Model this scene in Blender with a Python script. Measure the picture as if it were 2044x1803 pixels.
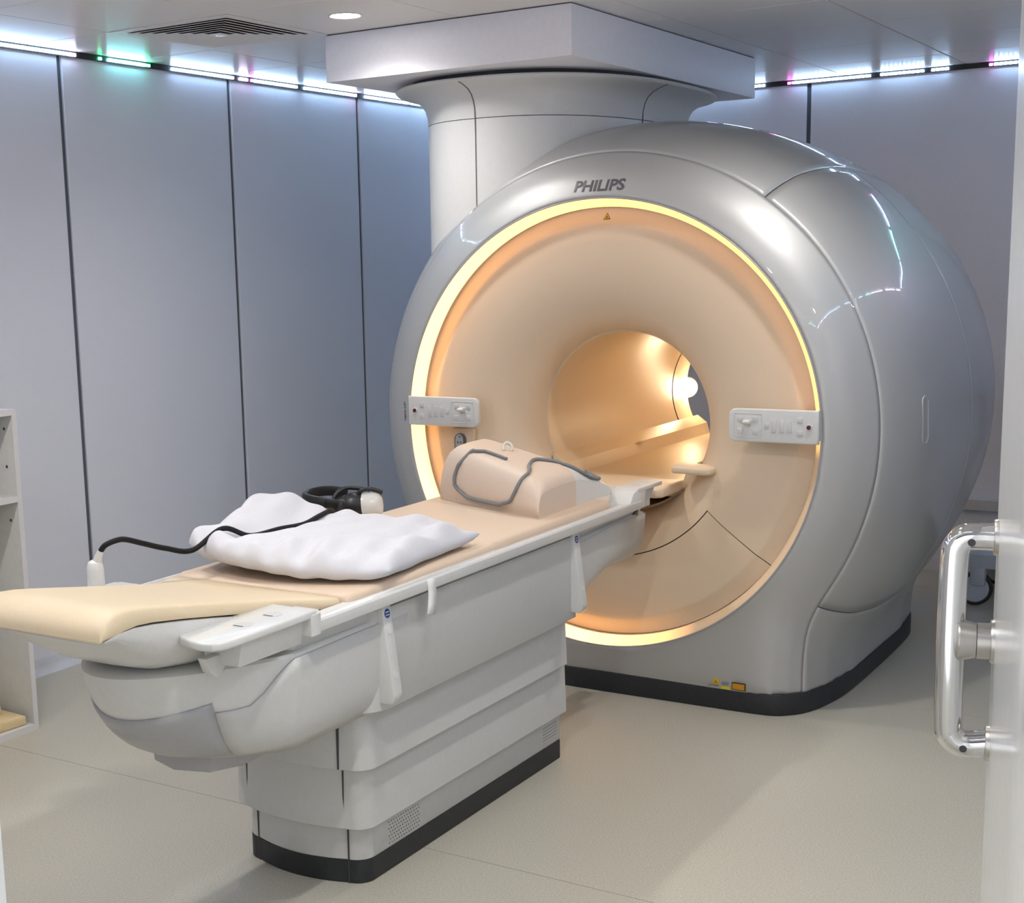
import bpy, bmesh, math, random
from mathutils import Vector, Matrix
random.seed(7)
PI = math.pi
sc = bpy.context.scene
for o in list(bpy.data.objects):
    bpy.data.objects.remove(o)

# ------------------------------------------------------------------ camera
W, H = 2044.0, 1803.0
FPX = 2809.78
cam_d = bpy.data.cameras.new('camera')
cam = bpy.data.objects.new('camera', cam_d)
sc.collection.objects.link(cam)
yaw, pitch, roll = (math.radians(v) for v in (-33.31264694, 9.81342342, -1.48946047))
fwd = Vector((math.sin(yaw) * math.cos(pitch), math.cos(yaw) * math.cos(pitch), -math.sin(pitch)))
rgt = Vector((math.cos(yaw), -math.sin(yaw), 0))
upv = rgt.cross(fwd)
r2 = rgt * math.cos(roll) + upv * math.sin(roll)
u2 = r2.cross(fwd)
M = Matrix(((r2.x, u2.x, -fwd.x, 0), (r2.y, u2.y, -fwd.y, 0), (r2.z, u2.z, -fwd.z, 0), (0, 0, 0, 1)))
cam.matrix_world = Matrix.Translation((2.363, -4.9, 1.7)) @ M
cam_d.sensor_fit = 'HORIZONTAL'
cam_d.sensor_width = 36.0
cam_d.lens = FPX / W * 36.0
cam_d.shift_x = 195.1 / W
cam_d.shift_y = 109.37 / W
cam_d.clip_start = 0.05
sc.camera = cam

# ------------------------------------------------------------------ world, exposure
wd = bpy.data.worlds.new('world')
sc.world = wd
wd.use_nodes = True
wd.node_tree.nodes['Background'].inputs[0].default_value = (0.95, 0.97, 1.0, 1)
wd.node_tree.nodes['Background'].inputs[1].default_value = 1.3
sc.view_settings.view_transform = 'Standard'
sc.view_settings.look = 'None'
sc.view_settings.gamma = 1.0
sc.view_settings.use_curve_mapping = False
sc.view_settings.exposure = 0.42
DOWNLIGHT_POWER = 56.0      # each recessed ceiling lamp
LED_STRENGTH = 32.0         # colour strips at the wall head
RING_STRENGTH = 3.2         # warm ring of the scanner

# ------------------------------------------------------------------ materials
MATS = {}
def lin(c):
    return tuple(((v / 255.0) / 12.92 if v / 255.0 <= 0.04045 else ((v / 255.0 + 0.055) / 1.055) ** 2.4) for v in c)
def mat(name, col, rough=0.5, metal=0.0, spec=0.5, coat=0.0, noise=None, bump=None, emit=None, estr=0.0):
    """noise=(scale, amount): colour mottling; bump=(scale, strength)"""
    m = bpy.data.materials.new(name)
    m.use_nodes = True
    nt = m.node_tree
    b = nt.nodes['Principled BSDF']
    c = (*col, 1)
    b.inputs['Base Color'].default_value = c
    b.inputs['Roughness'].default_value = rough
    b.inputs['Metallic'].default_value = metal
    b.inputs['Specular IOR Level'].default_value = spec
    b.inputs['Coat Weight'].default_value = coat
    b.inputs['Coat Roughness'].default_value = 0.08
    if emit:
        b.inputs['Emission Color'].default_value = (*emit, 1)
        b.inputs['Emission Strength'].default_value = estr
    if noise or bump:
        tc = nt.nodes.new('ShaderNodeTexCoord')
    if noise:
        n = nt.nodes.new('ShaderNodeTexNoise')
        n.inputs['Scale'].default_value = noise[0]
        n.inputs['Detail'].default_value = 6
        n.inputs['Roughness'].default_value = 0.65
        nt.links.new(tc.outputs['Object'], n.inputs['Vector'])
        r = nt.nodes.new('ShaderNodeValToRGB')
        a = noise[1]
        r.color_ramp.elements[0].position = 0.35
        r.color_ramp.elements[1].position = 0.65
        r.color_ramp.elements[0].color = (col[0] * (1 - a), col[1] * (1 - a), col[2] * (1 - a), 1)
        r.color_ramp.elements[1].color = (min(1, col[0] * (1 + a)), min(1, col[1] * (1 + a)), min(1, col[2] * (1 + a)), 1)
        nt.links.new(n.outputs['Fac'], r.inputs['Fac'])
        nt.links.new(r.outputs['Color'], b.inputs['Base Color'])
    if bump:
        n2 = nt.nodes.new('ShaderNodeTexNoise')
        n2.inputs['Scale'].default_value = bump[0]
        n2.inputs['Detail'].default_value = 3
        nt.links.new(tc.outputs['Object'], n2.inputs['Vector'])
        bp_ = nt.nodes.new('ShaderNodeBump')
        bp_.inputs['Strength'].default_value = bump[1]
        bp_.inputs['Distance'].default_value = 0.004
        nt.links.new(n2.outputs['Fac'], bp_.inputs['Height'])
        nt.links.new(bp_.outputs['Normal'], b.inputs['Normal'])
    MATS[name] = m
    return m

mat('wall_panel', (0.73, 0.76, 0.84), 0.42, noise=(260, 0.03), bump=(400, 0.05))
mat('joint_dark', (0.10, 0.115, 0.14), 0.4)
mat('wall_paint', (0.60, 0.60, 0.60), 0.7, noise=(80, 0.03))
mat('ceiling_tile', (0.80, 0.785, 0.765), 0.30, spec=0.14, noise=(180, 0.05))
mat('ceiling_gap', (0.06, 0.06, 0.07), 0.6)
mat('floor_vinyl', (0.455, 0.435, 0.36), 0.38, noise=(190, 0.20), bump=(220, 0.05))
mat('seam_dark', (0.16, 0.155, 0.14), 0.7)
mat('cove', (0.56, 0.58, 0.62), 0.4, noise=(60, 0.04))
mat('silver', (0.47, 0.47, 0.46), 0.50, metal=0.48, spec=0.4, coat=0.6, noise=(600, 0.02))
MATS['silver'].node_tree.nodes['Principled BSDF'].inputs['Coat Roughness'].default_value = 0.03
mat('shell_gap', (0.05, 0.05, 0.055), 0.7)
mat('column_white', (0.66, 0.655, 0.635), 0.38, noise=(40, 0.015))
mat('bulkhead', (0.80, 0.79, 0.83), 0.55, noise=(50, 0.02))
mat('rubber_black', (0.016, 0.018, 0.022), 0.5, noise=(60, 0.2))
mat('cream_shell', (0.68, 0.54, 0.385), 0.40, noise=(300, 0.03))
mat('cream_bore', (0.66, 0.52, 0.35), 0.38, noise=(300, 0.03))
mat('white_plastic', (0.62, 0.62, 0.60), 0.28, coat=0.2, noise=(60, 0.02))
mat('grey_plastic', (0.53, 0.53, 0.51), 0.38, noise=(60, 0.02))
mat('nose_grey', (0.37, 0.37, 0.375), 0.35, noise=(60, 0.03))
mat('button', (0.56, 0.56, 0.56), 0.35)
mat('red_button', (0.10, 0.006, 0.008), 0.25)
mat('mattress', (0.64, 0.50, 0.37), 0.55, noise=(200, 0.03), bump=(350, 0.08))
mat('cushion', (0.66, 0.54, 0.36), 0.45, noise=(200, 0.03), bump=(350, 0.06))
mat('coil_cream', (0.66, 0.53, 0.42), 0.5, noise=(200, 0.03), bump=(350, 0.06))
mat('coil_white', (0.66, 0.64, 0.60), 0.4, noise=(80, 0.02))
mat('cotton', (0.62, 0.62, 0.65), 0.85, noise=(90, 0.02), bump=(900, 0.12))
mat('tape', (0.74, 0.74, 0.72), 0.6)
mat('black_plastic', (0.012, 0.012, 0.013), 0.35)
mat('cable_black', (0.008, 0.008, 0.009), 0.6, spec=0.25)
mat('cable_grey', (0.19, 0.195, 0.20), 0.5)
mat('ear_white', (0.66, 0.65, 0.60), 0.2, coat=0.4)
mat('chrome', (0.66, 0.66, 0.66), 0.06, metal=1.0)
mat('nickel', (0.50, 0.48, 0.45), 0.32, metal=1.0)
mat('door_face', (0.76, 0.78, 0.78), 0.22, noise=(30, 0.02), coat=0.3)
mat('shelf_white', (0.60, 0.60, 0.57), 0.5, noise=(40, 0.03))
mat('shelf_edge', (0.66, 0.66, 0.68), 0.4)
mat('foam', (0.70, 0.55, 0.32), 0.7, noise=(80, 0.06), bump=(300, 0.2))
mat('logo_grey', (0.10, 0.10, 0.11), 0.4)
mat('sticker_yellow', (0.62, 0.42, 0.01), 0.5)
mat('sticker_orange', (0.55, 0.25, 0.008), 0.5)
mat('sticker_dark', (0.03, 0.015, 0.005), 0.5)
mat('sticker_lime', (0.60, 0.52, 0.02), 0.5)
mat('sticker_grey', (0.22, 0.22, 0.25), 0.5)
mat('sticker_blue', (0.015, 0.06, 0.26), 0.4)
mat('remote_grey', (0.42, 0.42, 0.42), 0.4)
mat('remote_dark', (0.09, 0.09, 0.10), 0.4)
mat('trolley', (0.45, 0.48, 0.54), 0.4, noise=(20, 0.03))
mat('grille_dark', (0.05, 0.05, 0.05), 0.6)
mat('lens', (0.8, 0.8, 0.8), 0.3, emit=(1.0, 0.96, 0.93), estr=35.0)
mat('led_white', (0.8, 0.8, 0.8), 0.4, emit=(0.46, 0.68, 1.0), estr=LED_STRENGTH)
mat('led_cyan', (0.8, 0.8, 0.8), 0.4, emit=(0.28, 0.92, 1.0), estr=LED_STRENGTH)
mat('led_violet', (0.8, 0.8, 0.8), 0.4, emit=(0.85, 0.70, 1.0), estr=LED_STRENGTH)
mat('led_green', (0.5, 0.8, 0.6), 0.4, emit=(0.05, 1.0, 0.35), estr=LED_STRENGTH * 0.35)
mat('led_magenta', (0.8, 0.5, 0.8), 0.4, emit=(1.0, 0.12, 0.95), estr=LED_STRENGTH * 0.35)
mat('bore_lamp', (0.9, 0.8, 0.6), 0.4, emit=(1.0, 0.66, 0.32), estr=12.0)

mat('bore_strip', (0.9, 0.85, 0.75), 0.4, emit=(1.0, 0.74, 0.42), estr=7.0)
# the scanner's light ring: lower right arc is off, dimming by view angle is painted in
m = mat('ring_light', (0.72, 0.58, 0.42), 0.4)
nt = m.node_tree
b = nt.nodes['Principled BSDF']
tc = nt.nodes.new('ShaderNodeTexCoord'); sx = nt.nodes.new('ShaderNodeSeparateXYZ')
nt.links.new(tc.outputs['Object'], sx.inputs[0])
sb = nt.nodes.new('ShaderNodeMath'); sb.operation = 'SUBTRACT'; sb.inputs[1].default_value = 1.057
nt.links.new(sx.outputs['Z'], sb.inputs[0])
at = nt.nodes.new('ShaderNodeMath'); at.operation = 'ARCTAN2'
nt.links.new(sb.outputs[0], at.inputs[0]); nt.links.new(sx.outputs['X'], at.inputs[1])
mr = nt.nodes.new('ShaderNodeMapRange')
mr.inputs['From Min'].default_value = -PI; mr.inputs['From Max'].default_value = PI
nt.links.new(at.outputs[0], mr.inputs['Value'])
cr = nt.nodes.new('ShaderNodeValToRGB')
def fr(deg): return (deg + 180.0) / 360.0
els = cr.color_ramp.elements
els[0].position = fr(-92); els[0].color = (1, 1, 1, 1)
els[1].position = fr(-62); els[1].color = (0.02, 0.02, 0.02, 1)
e = els.new(fr(-5)); e.color = (0.02, 0.02, 0.02, 1)
e = els.new(fr(-2)); e.color = (0.33, 0.33, 0.33, 1)
e = els.new(fr(85)); e.color = (0.50, 0.50, 0.50, 1)
e = els.new(fr(140)); e.color = (1, 1, 1, 1)
nt.links.new(mr.outputs['Result'], cr.inputs['Fac'])
ms = nt.nodes.new('ShaderNodeMath'); ms.operation = 'MULTIPLY'; ms.inputs[1].default_value = RING_STRENGTH
nt.links.new(cr.outputs['Color'], ms.inputs[0])
b.inputs['Emission Color'].default_value = (1.0, 0.48, 0.13, 1)
nt.links.new(ms.outputs[0], b.inputs['Emission Strength'])

# ------------------------------------------------------------------ builders
COL = sc.collection
def link(name, me, m, parent=None, smooth=True, ang=35):
    o = bpy.data.objects.new(name, me)
    COL.objects.link(o)
    if m:
        if not me.materials:
            me.materials.append(MATS[m])
    if smooth:
        for p in me.polygons: p.use_smooth = True
        try: me.set_sharp_from_angle(angle=math.radians(ang))
        except Exception: pass
    if parent is not None:
        o.parent = parent
        o.matrix_parent_inverse = WORLD_INV(parent)
    return o
def WORLD_INV(p):
    mw = p.matrix_basis.copy()
    q = p
    while q.parent is not None:
        mw = (q.parent.matrix_basis @ q.matrix_parent_inverse) @ mw
        q = q.parent
    return mw.inverted()
def mk(name, v, f, m, parent=None, smooth=True, ang=35, fix=True):
    me = bpy.data.meshes.new(name)
    me.from_pydata([tuple(p) for p in v], [], f)
    if fix:
        bm = bmesh.new(); bm.from_mesh(me)
        bmesh.ops.remove_doubles(bm, verts=bm.verts, dist=1e-5)
        bmesh.ops.recalc_face_normals(bm, faces=bm.faces)
        bm.to_mesh(me); bm.free()
    me.update()
    return link(name, me, m, parent, smooth, ang)
def bm_obj(name, bm, m, parent=None, smooth=True, ang=35):
    bmesh.ops.recalc_face_normals(bm, faces=bm.faces)
    me = bpy.data.meshes.new(name); bm.to_mesh(me); bm.free()
    return link(name, me, m, parent, smooth, ang)
def add_box(bm, lo, hi, bev=0.0, seg=2, mtx=None):
    c = [(a + b_) / 2 for a, b_ in zip(lo, hi)]; s = [b_ - a for a, b_ in zip(lo, hi)]
    r = bmesh.ops.create_cube(bm, size=1.0, matrix=Matrix.Translation(c) @ Matrix.Diagonal((*s, 1)))
    vs = r['verts']
    if bev > 0:
        es = list({e for v in vs for e in v.link_edges})
        q = bmesh.ops.bevel(bm, geom=es, offset=bev, segments=seg, profile=0.5, affect='EDGES', clamp_overlap=True)
        vs = list({v for f in q['faces'] for v in f.verts} | {v for v in vs if v.is_valid})
    if mtx is not None:
        bmesh.ops.transform(bm, matrix=mtx, verts=vs)
    return vs
def box(name, lo, hi, m, parent=None, bev=0.004, seg=2, mtx=None):
    bm = bmesh.new(); add_box(bm, lo, hi, bev, seg, mtx)
    return bm_obj(name, bm, m, parent)
def prism(name, pts, axis, a0, a1, m, parent=None, bev=0.0, seg=2, mtx=None):
    """extrude a 2-D outline along axis ('x','y','z')"""
    def P(u, v, w):
        return {'x': (w, u, v), 'y': (u, w, v), 'z': (u, v, w)}[axis]
    bm = bmesh.new()
    A = [bm.verts.new(P(u, v, a0)) for u, v in pts]
    B = [bm.verts.new(P(u, v, a1)) for u, v in pts]
    n = len(pts)
    fa = bm.faces.new(A); fb = bm.faces.new(B[::-1])
    for i in range(n):
        bm.faces.new((A[i], B[i], B[(i + 1) % n], A[(i + 1) % n]))
    bmesh.ops.recalc_face_normals(bm, faces=bm.faces)
    if bev > 0:
        es = list(set(fa.edges) | set(fb.edges))
        bmesh.ops.bevel(bm, geom=es, offset=bev, segments=seg, profile=0.5, affect='EDGES', clamp_overlap=True)
    if mtx is not None:
        bmesh.ops.transform(bm, matrix=mtx, verts=bm.verts)
    return bm_obj(name, bm, m, parent)
def spline(pts, n=8, closed=False):
    P = [Vector(p) for p in pts]; N = len(P); out = []
    rng = N if closed else N - 1
    for i in range(rng):
        if closed: p0, p1, p2, p3 = P[i - 1], P[i], P[(i + 1) % N], P[(i + 2) % N]
        else: p0, p1, p2, p3 = P[max(i - 1, 0)], P[i], P[i + 1], P[min(i + 2, N - 1)]
        for k in range(n):
            t = k / n
            out.append(0.5 * ((2 * p1) + (p2 - p0) * t + (2 * p0 - 5 * p1 + 4 * p2 - p3) * t * t + (3 * p1 - p0 - 3 * p2 + p3) * t ** 3))
    if not closed: out.append(P[-1].copy())
    return out
def tube_geo(pts, r, seg=10, closed=False):
    n = len(pts); V = []; F = []
    rr = r if hasattr(r, '__len__') else [r] * n
    t0 = (pts[1] - pts[0]).normalized()
    nrm = t0.orthogonal().normalized()
    for i, p in enumerate(pts):
        if closed: t = (pts[(i + 1) % n] - pts[i - 1]).normalized()
        else: t = (pts[min(i + 1, n - 1)] - pts[max(i - 1, 0)]).normalized()
        nrm = (nrm - t * nrm.dot(t)).normalized()
        bn = t.cross(nrm)
        for k in range(seg):
            a = 2 * PI * k / seg
            V.append(p + (nrm * math.cos(a) + bn * math.sin(a)) * rr[i])
    m_ = n if closed else n - 1
    for i in range(m_):
        j = (i + 1) % n
        for k in range(seg):
            k2 = (k + 1) % seg
            F.append((i * seg + k, i * seg + k2, j * seg + k2, j * seg + k))
    if not closed:
        F.append(tuple(range(seg))[::-1]); F.append(tuple((n - 1) * seg + k for k in range(seg)))
    return V, F
def tube(name, pts, r, m, parent=None, seg=10, closed=False, sm=8):
    p = spline(pts, sm, closed) if sm else [Vector(q) for q in pts]
    if hasattr(r, '__len__') and sm:
        q = []
        for i in range(len(r) - 1):
            q += [r[i] + (r[i + 1] - r[i]) * k / sm for k in range(sm)]
        r = q + [r[-1]]
    V, F = tube_geo(p, r, seg, closed)
    return mk(name, V, F, m, parent, ang=50)
def loft(name, rings, m, parent=None, cap=True, closed=True, ang=35):
    n = len(rings[0]); V = [p for r in rings for p in r]; F = []
    for i in range(len(rings) - 1):
        for k in range(n if closed else n - 1):
            k2 = (k + 1) % n
            F.append((i * n + k, i * n + k2, (i + 1) * n + k2, (i + 1) * n + k))
    if cap:
        F.append(tuple(range(n))[::-1]); F.append(tuple((len(rings) - 1) * n + k for k in range(n)))
    return mk(name, V, F, m, parent, ang=ang)
def cyl(name, c, axis, r0, r1, h, m, parent=None, seg=32, bev=0.0):
    """cylinder or cone frustum starting at c along axis"""
    ax = Vector(axis).normalized(); u = ax.orthogonal().normalized(); w = ax.cross(u); c = Vector(c)
    prof = [(0, r0), (h, r1)]
    if bev > 0:
        prof = [(0, r0), (h - bev, r1), (h - bev * 0.3, r1 - bev * 0.3), (h, r1 - bev)]
    rings = [[c + ax * a + (u * math.cos(2 * PI * k / seg) + w * math.sin(2 * PI * k / seg)) * r for k in range(seg)] for a, r in prof]
    return loft(name, rings, m, parent)
def empty(name, loc):
    o = bpy.data.objects.new(name, None); COL.objects.link(o); o.location = loc
    o.empty_display_size = 0.05
    o.matrix_basis = Matrix.Translation(loc)
    return o
def tag(o, label, cat, group=None):
    o['label'] = label; o['category'] = cat
    if group: o['group'] = group
    return o
def struct(o, label=None):
    o['kind'] = 'structure'
    if label: o['label'] = label
    return o
def text_mesh(s, size, ext=0.0008, bold=0.0, shear=0.0):
    cu = bpy.data.curves.new('lettering', 'FONT'); cu.body = s; cu.size = size; cu.extrude = ext; cu.offset = bold
    cu.shear = shear; cu.align_x = 'CENTER'; cu.align_y = 'CENTER'; cu.resolution_u = 3
    o = bpy.data.objects.new('lettering', cu); COL.objects.link(o)
    dg = bpy.context.evaluated_depsgraph_get(); dg.update()
    me = bpy.data.meshes.new_from_object(o.evaluated_get(dg))
    bpy.data.objects.remove(o); bpy.data.curves.remove(cu)
    me.materials.clear()
    return me
def interp(x, xs, ys):
    if x <= xs[0]: return ys[0]
    for i in range(len(xs) - 1):
        if x <= xs[i + 1]:
            t = (x - xs[i]) / (xs[i + 1] - xs[i]); return ys[i] + (ys[i + 1] - ys[i]) * t
    return ys[-1]
def sstep(a, b_, x):
    t = min(1, max(0, (x - a) / (b_ - a))); return t * t * (3 - 2 * t)

# ------------------------------------------------------------------ the room
XL, XR, YB, YF, ZC = -2.22, 2.62, 2.84, -3.80, 2.62
GX0, GY0, GP, GPX = -1.76, -0.107, 0.618, 0.612

# floor: vinyl sheets laid side by side
fl = box('floor', (XL - 0.1, YF - 2.2, -0.12), (XR + 0.1, YB + 0.1, -0.004), 'seam_dark', bev=0)
struct(fl)
ys = [YF - 2.2, -3.623, -1.623, 0.377, 2.377, YB + 0.1]
for i in range(len(ys) - 1):
    box('vinyl_sheet', (XL - 0.1, ys[i] + 0.0012, -0.004), (XR + 0.1, ys[i + 1] - 0.0012, 0.0), 'floor_vinyl', fl, bev=0)

# left wall of shielding panels
P1 = 1.08
def wall_panels(root, horizontal_axis, lines, fixed, thick, z0, z1, gap=0.024):
    for a, b_ in zip(lines[:-1], lines[1:]):
        a2, b2 = a + gap / 2, b_ - gap / 2
        if horizontal_axis == 'y':
            lo, hi = (min(fixed, fixed + thick), a2, z0), (max(fixed, fixed + thick), b2, z1)
        else:
            lo, hi = (a2, min(fixed, fixed + thick), z0), (b2, max(fixed, fixed + thick), z1)
        box('wall_panel', lo, hi, 'wall_panel', root, bev=0.003, seg=1)
wl = struct(box('wall_left', (XL - 0.14, YF - 0.12, 0), (XL - 0.012, YB + 0.14, ZC + 0.1), 'joint_dark', bev=0))
wall_panels(wl, 'y', [-3.80, -2.713, -1.633, -0.553, 0.536, 1.611, 2.69, YB], XL, -0.014, 0.0, ZC)
wb = struct(box('wall_back', (XL - 0.012, YB + 0.012, 0), (XR + 0.012, YB + 0.14, ZC + 0.1), 'joint_dark', bev=0))
wall_panels(wb, 'x', [XL, -1.195, -0.115, 0.965, 2.045, XR], YB, 0.014, 0.0, ZC)
wr = struct(box('wall_right', (XR + 0.012, YF - 0.12, 0), (XR + 0.14, YB + 0.14, ZC + 0.1), 'joint_dark', bev=0))
wall_panels(wr, 'y', [YF, -2.74, -1.66, -0.58, 0.5, 1.58, YB], XR, 0.014, 0.0, ZC)
# front wall with the doorway the picture is taken through
DX0, DX1 = 1.014, 2.24
wf = struct(box('wall_front', (XL - 0.012, YF - 0.12, 0), (DX0 - 0.04, YF, ZC + 0.1), 'wall_paint', bev=0))
box('wall_return', (DX1 + 0.04, YF - 0.12, 0), (XR + 0.012, YF, ZC + 0.1), 'wall_paint', wf, bev=0)
box('lintel', (DX0 - 0.04, YF - 0.12, 2.14), (DX1 + 0.04, YF, ZC + 0.1), 'wall_paint', wf, bev=0)
fr_ = struct(empty('trim_1', (1.6, YF, 0)))
box('jamb', (DX0 - 0.04, YF - 0.14, 0), (DX0, YF + 0.0, 2.14), 'door_face', fr_, bev=0.004)
box('jamb', (DX1, YF - 0.14, 0), (DX1 + 0.04, YF + 0.0, 2.14), 'door_face', fr_, bev=0.004)
box('head', (DX0 - 0.04, YF - 0.14, 2.10), (DX1 + 0.04, YF + 0.0, 2.14), 'door_face', fr_, bev=0.004)
# coved skirtings
cove = [(0, 0), (0.05, 0.0), (0.03, 0.004), (0.014, 0.014), (0.006, 0.03), (0.004, 0.055), (0, 0.06)]
o = struct(prism('baseboard_left', [(XL + u, v) for u, v in cove], 'y', YF, YB, 'cove'))
o = struct(prism('baseboard_back', [(YB - u, v) for u, v in cove], 'x', XL, XR, 'cove'))
o = struct(prism('baseboard_right', [(XR - u, v) for u, v in cove], 'y', YF, YB, 'cove'))
# low service ledge on the back wall
tag(prism('wall_trunking', [(YB, 0.345), (YB - 0.05, 0.345), (YB - 0.055, 0.40), (YB, 0.405)], 'x', 0.2, XR - 0.02, 'cove', bev=0.003),
    'pale grey trunking ledge low on the back wall behind the scanner', 'trunking')

# ceiling: lay-in tiles on a grid
ce = struct(box('ceiling', (XL - 0.1, YF - 2.2, ZC + 0.012), (XR + 0.1, YB + 0.1, ZC + 0.12), 'ceiling_gap', bev=0))
gx = [XL] + [GX0 + GPX * k for k in range(8) if GX0 + GPX * k < XR - 0.05] + [XR]
gy = [YF] + [GY0 + GP * k for k in range(-6, 6) if YF + 0.03 < GY0 + GP * k < YB - 0.05] + [YB]
tile_mesh = {}
lamp_cells = [(-0.84, -0.41), (0.99, -0.41), (-0.84, -2.26), (0.99, -2.26), (-0.84, -3.2), (0.99, -3.2), (2.218, -2.26)]  # last lamp is an addition that brightens the table's right side
for i in range(len(gx) - 1):
    for j in range(len(gy) - 1):
        cx, cy = (gx[i] + gx[i + 1]) / 2, (gy[j] + gy[j + 1]) / 2
        if abs(cx + 1.454) < 0.05 and abs(cy + 0.416) < 0.05: continue        # the vent sits here
        key = (round(gx[i + 1] - gx[i], 3), round(gy[j + 1] - gy[j], 3))
        if key not in tile_mesh:
            bm = bmesh.new(); add_box(bm, (-key[0] / 2 + 0.0025, -key[1] / 2 + 0.0025, 0), (key[0] / 2 - 0.0025, key[1] / 2 - 0.0025, 0.014), 0.002, 1)
            me = bpy.data.meshes.new('ceiling_tile'); bm.to_mesh(me); bm.free(); tile_mesh[key] = me
            me.materials.append(MATS['ceiling_tile'])
        t = bpy.data.objects.new('ceiling_tile', tile_mesh[key]); COL.objects.link(t); t.parent = ce
        t.location = (cx, cy, ZC)

# recessed downlights
def downlight(x, y, label):
    d = empty('downlight', (x, y, ZC))
    tag(d, label, 'lamp', 'recessed ceiling downlights')
    seg = 32
    rings = [[(x + r * math.cos(2 * PI * k / seg), y + r * math.sin(2 * PI * k / seg), z) for k in range(seg)] for r, z in ((0.052, ZC - 0.0005), (0.060, ZC - 0.004), (0.064, ZC - 0.003), (0.066, ZC + 0.0))]
    loft('trim_ring', rings, 'white_plastic', d, cap=False)
    cyl('lens', (x, y, ZC - 0.0005), (0, 0, -1), 0.052, 0.052, 0.002, 'lens', d)
    L = bpy.data.lights.new('downlight_bulb', 'SPOT'); L.spot_size = math.radians(150); L.spot_blend = 1.0; L.shadow_soft_size = 0.045; L.energy = DOWNLIGHT_POWER
    L.color = (1.0, 0.97, 0.94)
    lo = bpy.data.objects.new('downlight_bulb', L); COL.objects.link(lo); lo.parent = d; lo.location = (0, 0, -0.006)
lab = ['round recessed downlight in the ceiling beside the white bulkhead', 'round recessed downlight in the ceiling right of the bulkhead',
       'round recessed downlight over the left side of the table', 'round recessed downlight over the floor right of the table',
       'round recessed downlight near the front wall, left', 'round recessed downlight near the doorway', 'added unseen downlight by the right wall, brightening the table side']
for (x, y), l in zip(lamp_cells, lab): downlight(x, y, l)

# square air diffuser with nested louvres
vent = empty('air_diffuser', (-1.454, -0.416, ZC))
tag(vent, 'square four-way ceiling air diffuser with nested louvres', 'vent')
def sq_ring(name, h0, z0, h1, z1, m, th=0.002):
    rings = []
    for h_, z_ in ((h0, z0), (h1, z1), (h1, z1 + th), (h0, z0 + th)):
        rings.append([(-1.454 + sx_ * h_, -0.416 + sy_ * h_, z_) for sx_, sy_ in ((-1, -1), (1, -1), (1, 1), (-1, 1))])
    rings.append(rings[0])
    return loft(name, rings, m, vent, cap=False)
box('backing', (-1.75, -0.715, ZC + 0.001), (-1.16, -0.117, ZC + 0.004), 'grille_dark', vent, bev=0)
sq_ring('frame', 0.303, ZC - 0.001, 0.255, ZC - 0.001, 'ceiling_tile', 0.006)
for k in range(6):
    h = 0.238 - k * 0.036
    sq_ring('louvre', h + 0.0125, ZC - 0.0055, h - 0.0115, ZC - 0.0015, 'ceiling_tile', 0.001)
box('core', (-1.454 - 0.03, -0.416 - 0.03, ZC - 0.008), (-1.454 + 0.03, -0.416 + 0.03, ZC - 0.004), 'ceiling_tile', vent, bev=0.001)

# LED strips round the head of the walls
def led_strip(label, wall, segs, a0, a1):
    """segs: (start, end, colour) along the wall"""
    if wall == 'left': rt = empty('led_strip', (XL, (a0 + a1) / 2, ZC - 0.02)); T = lambda u, d, z: (XL + d, u, z)
    elif wall == 'back': rt = empty('led_strip', ((a0 + a1) / 2, YB, ZC - 0.02)); T = lambda u, d, z: (u, YB - d, z)
    elif wall == 'right': rt = empty('led_strip', (XR, (a0 + a1) / 2, ZC - 0.02)); T = lambda u, d, z: (XR - d, u, z)
    else: rt = empty('led_strip', ((a0 + a1) / 2, YF, ZC - 0.02)); T = lambda u, d, z: (u, YF + d, z)
    tag(rt, label, 'light strip')
    def bx(bm, u0, u1, d0, d1, z0, z1):
        p, q = T(u0, d0, z0), T(u1, d1, z1)
        add_box(bm, [min(a, b_) for a, b_ in zip(p, q)], [max(a, b_) for a, b_ in zip(p, q)])
    bm = bmesh.new(); bx(bm, a0, a1, 0.0, 0.010, ZC - 0.0265, ZC - 0.002)
    bm_obj('tape', bm, 'black_plastic', rt, smooth=False)
    for s0, s1, c in segs:
        bm = bmesh.new(); u = s0
        while u < s1 - 0.001:
            bx(bm, u, min(u + 0.0165, s1), 0.0102, 0.016, ZC - 0.0215, ZC - 0.0095)
            u += 0.0225
        q = bm_obj('lit_segment', bm, 'led_' + c, rt, smooth=False)
        q['label'] = {'white': 'cold white lit run of diodes', 'cyan': 'cyan lit run of diodes', 'violet': 'pale violet lit run of diodes', 'green': 'green lit diode', 'magenta': 'magenta lit diode'}[c]
def fill(a0, a1, rs):
    out = []; u = a0
    while u < a1:
        L_ = rs.choice((0.25, 0.5, 0.7)); out.append((u, min(u + L_, a1), rs.choice(('white', 'white', 'cyan', 'violet')))); u += L_ + rs.choice((0.03, 0.05, 0.16))
    return out
rs = random.Random(3)
left_segs = [(-0.874, -0.50, 'white'), (-0.50, -0.47, 'violet'), (-0.335, -0.312, 'green'), (-0.279, -0.05, 'cyan'), (-0.05, -0.02, 'green'), (0.124, 0.558, 'white'),
             (0.607, 0.665, 'violet'), (0.691, 0.715, 'magenta'), (0.715, 1.06, 'white'), (1.123, 1.514, 'white'), (1.53, 1.585, 'violet'), (1.669, 2.111, 'white'), (2.135, 2.80, 'white')]
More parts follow.
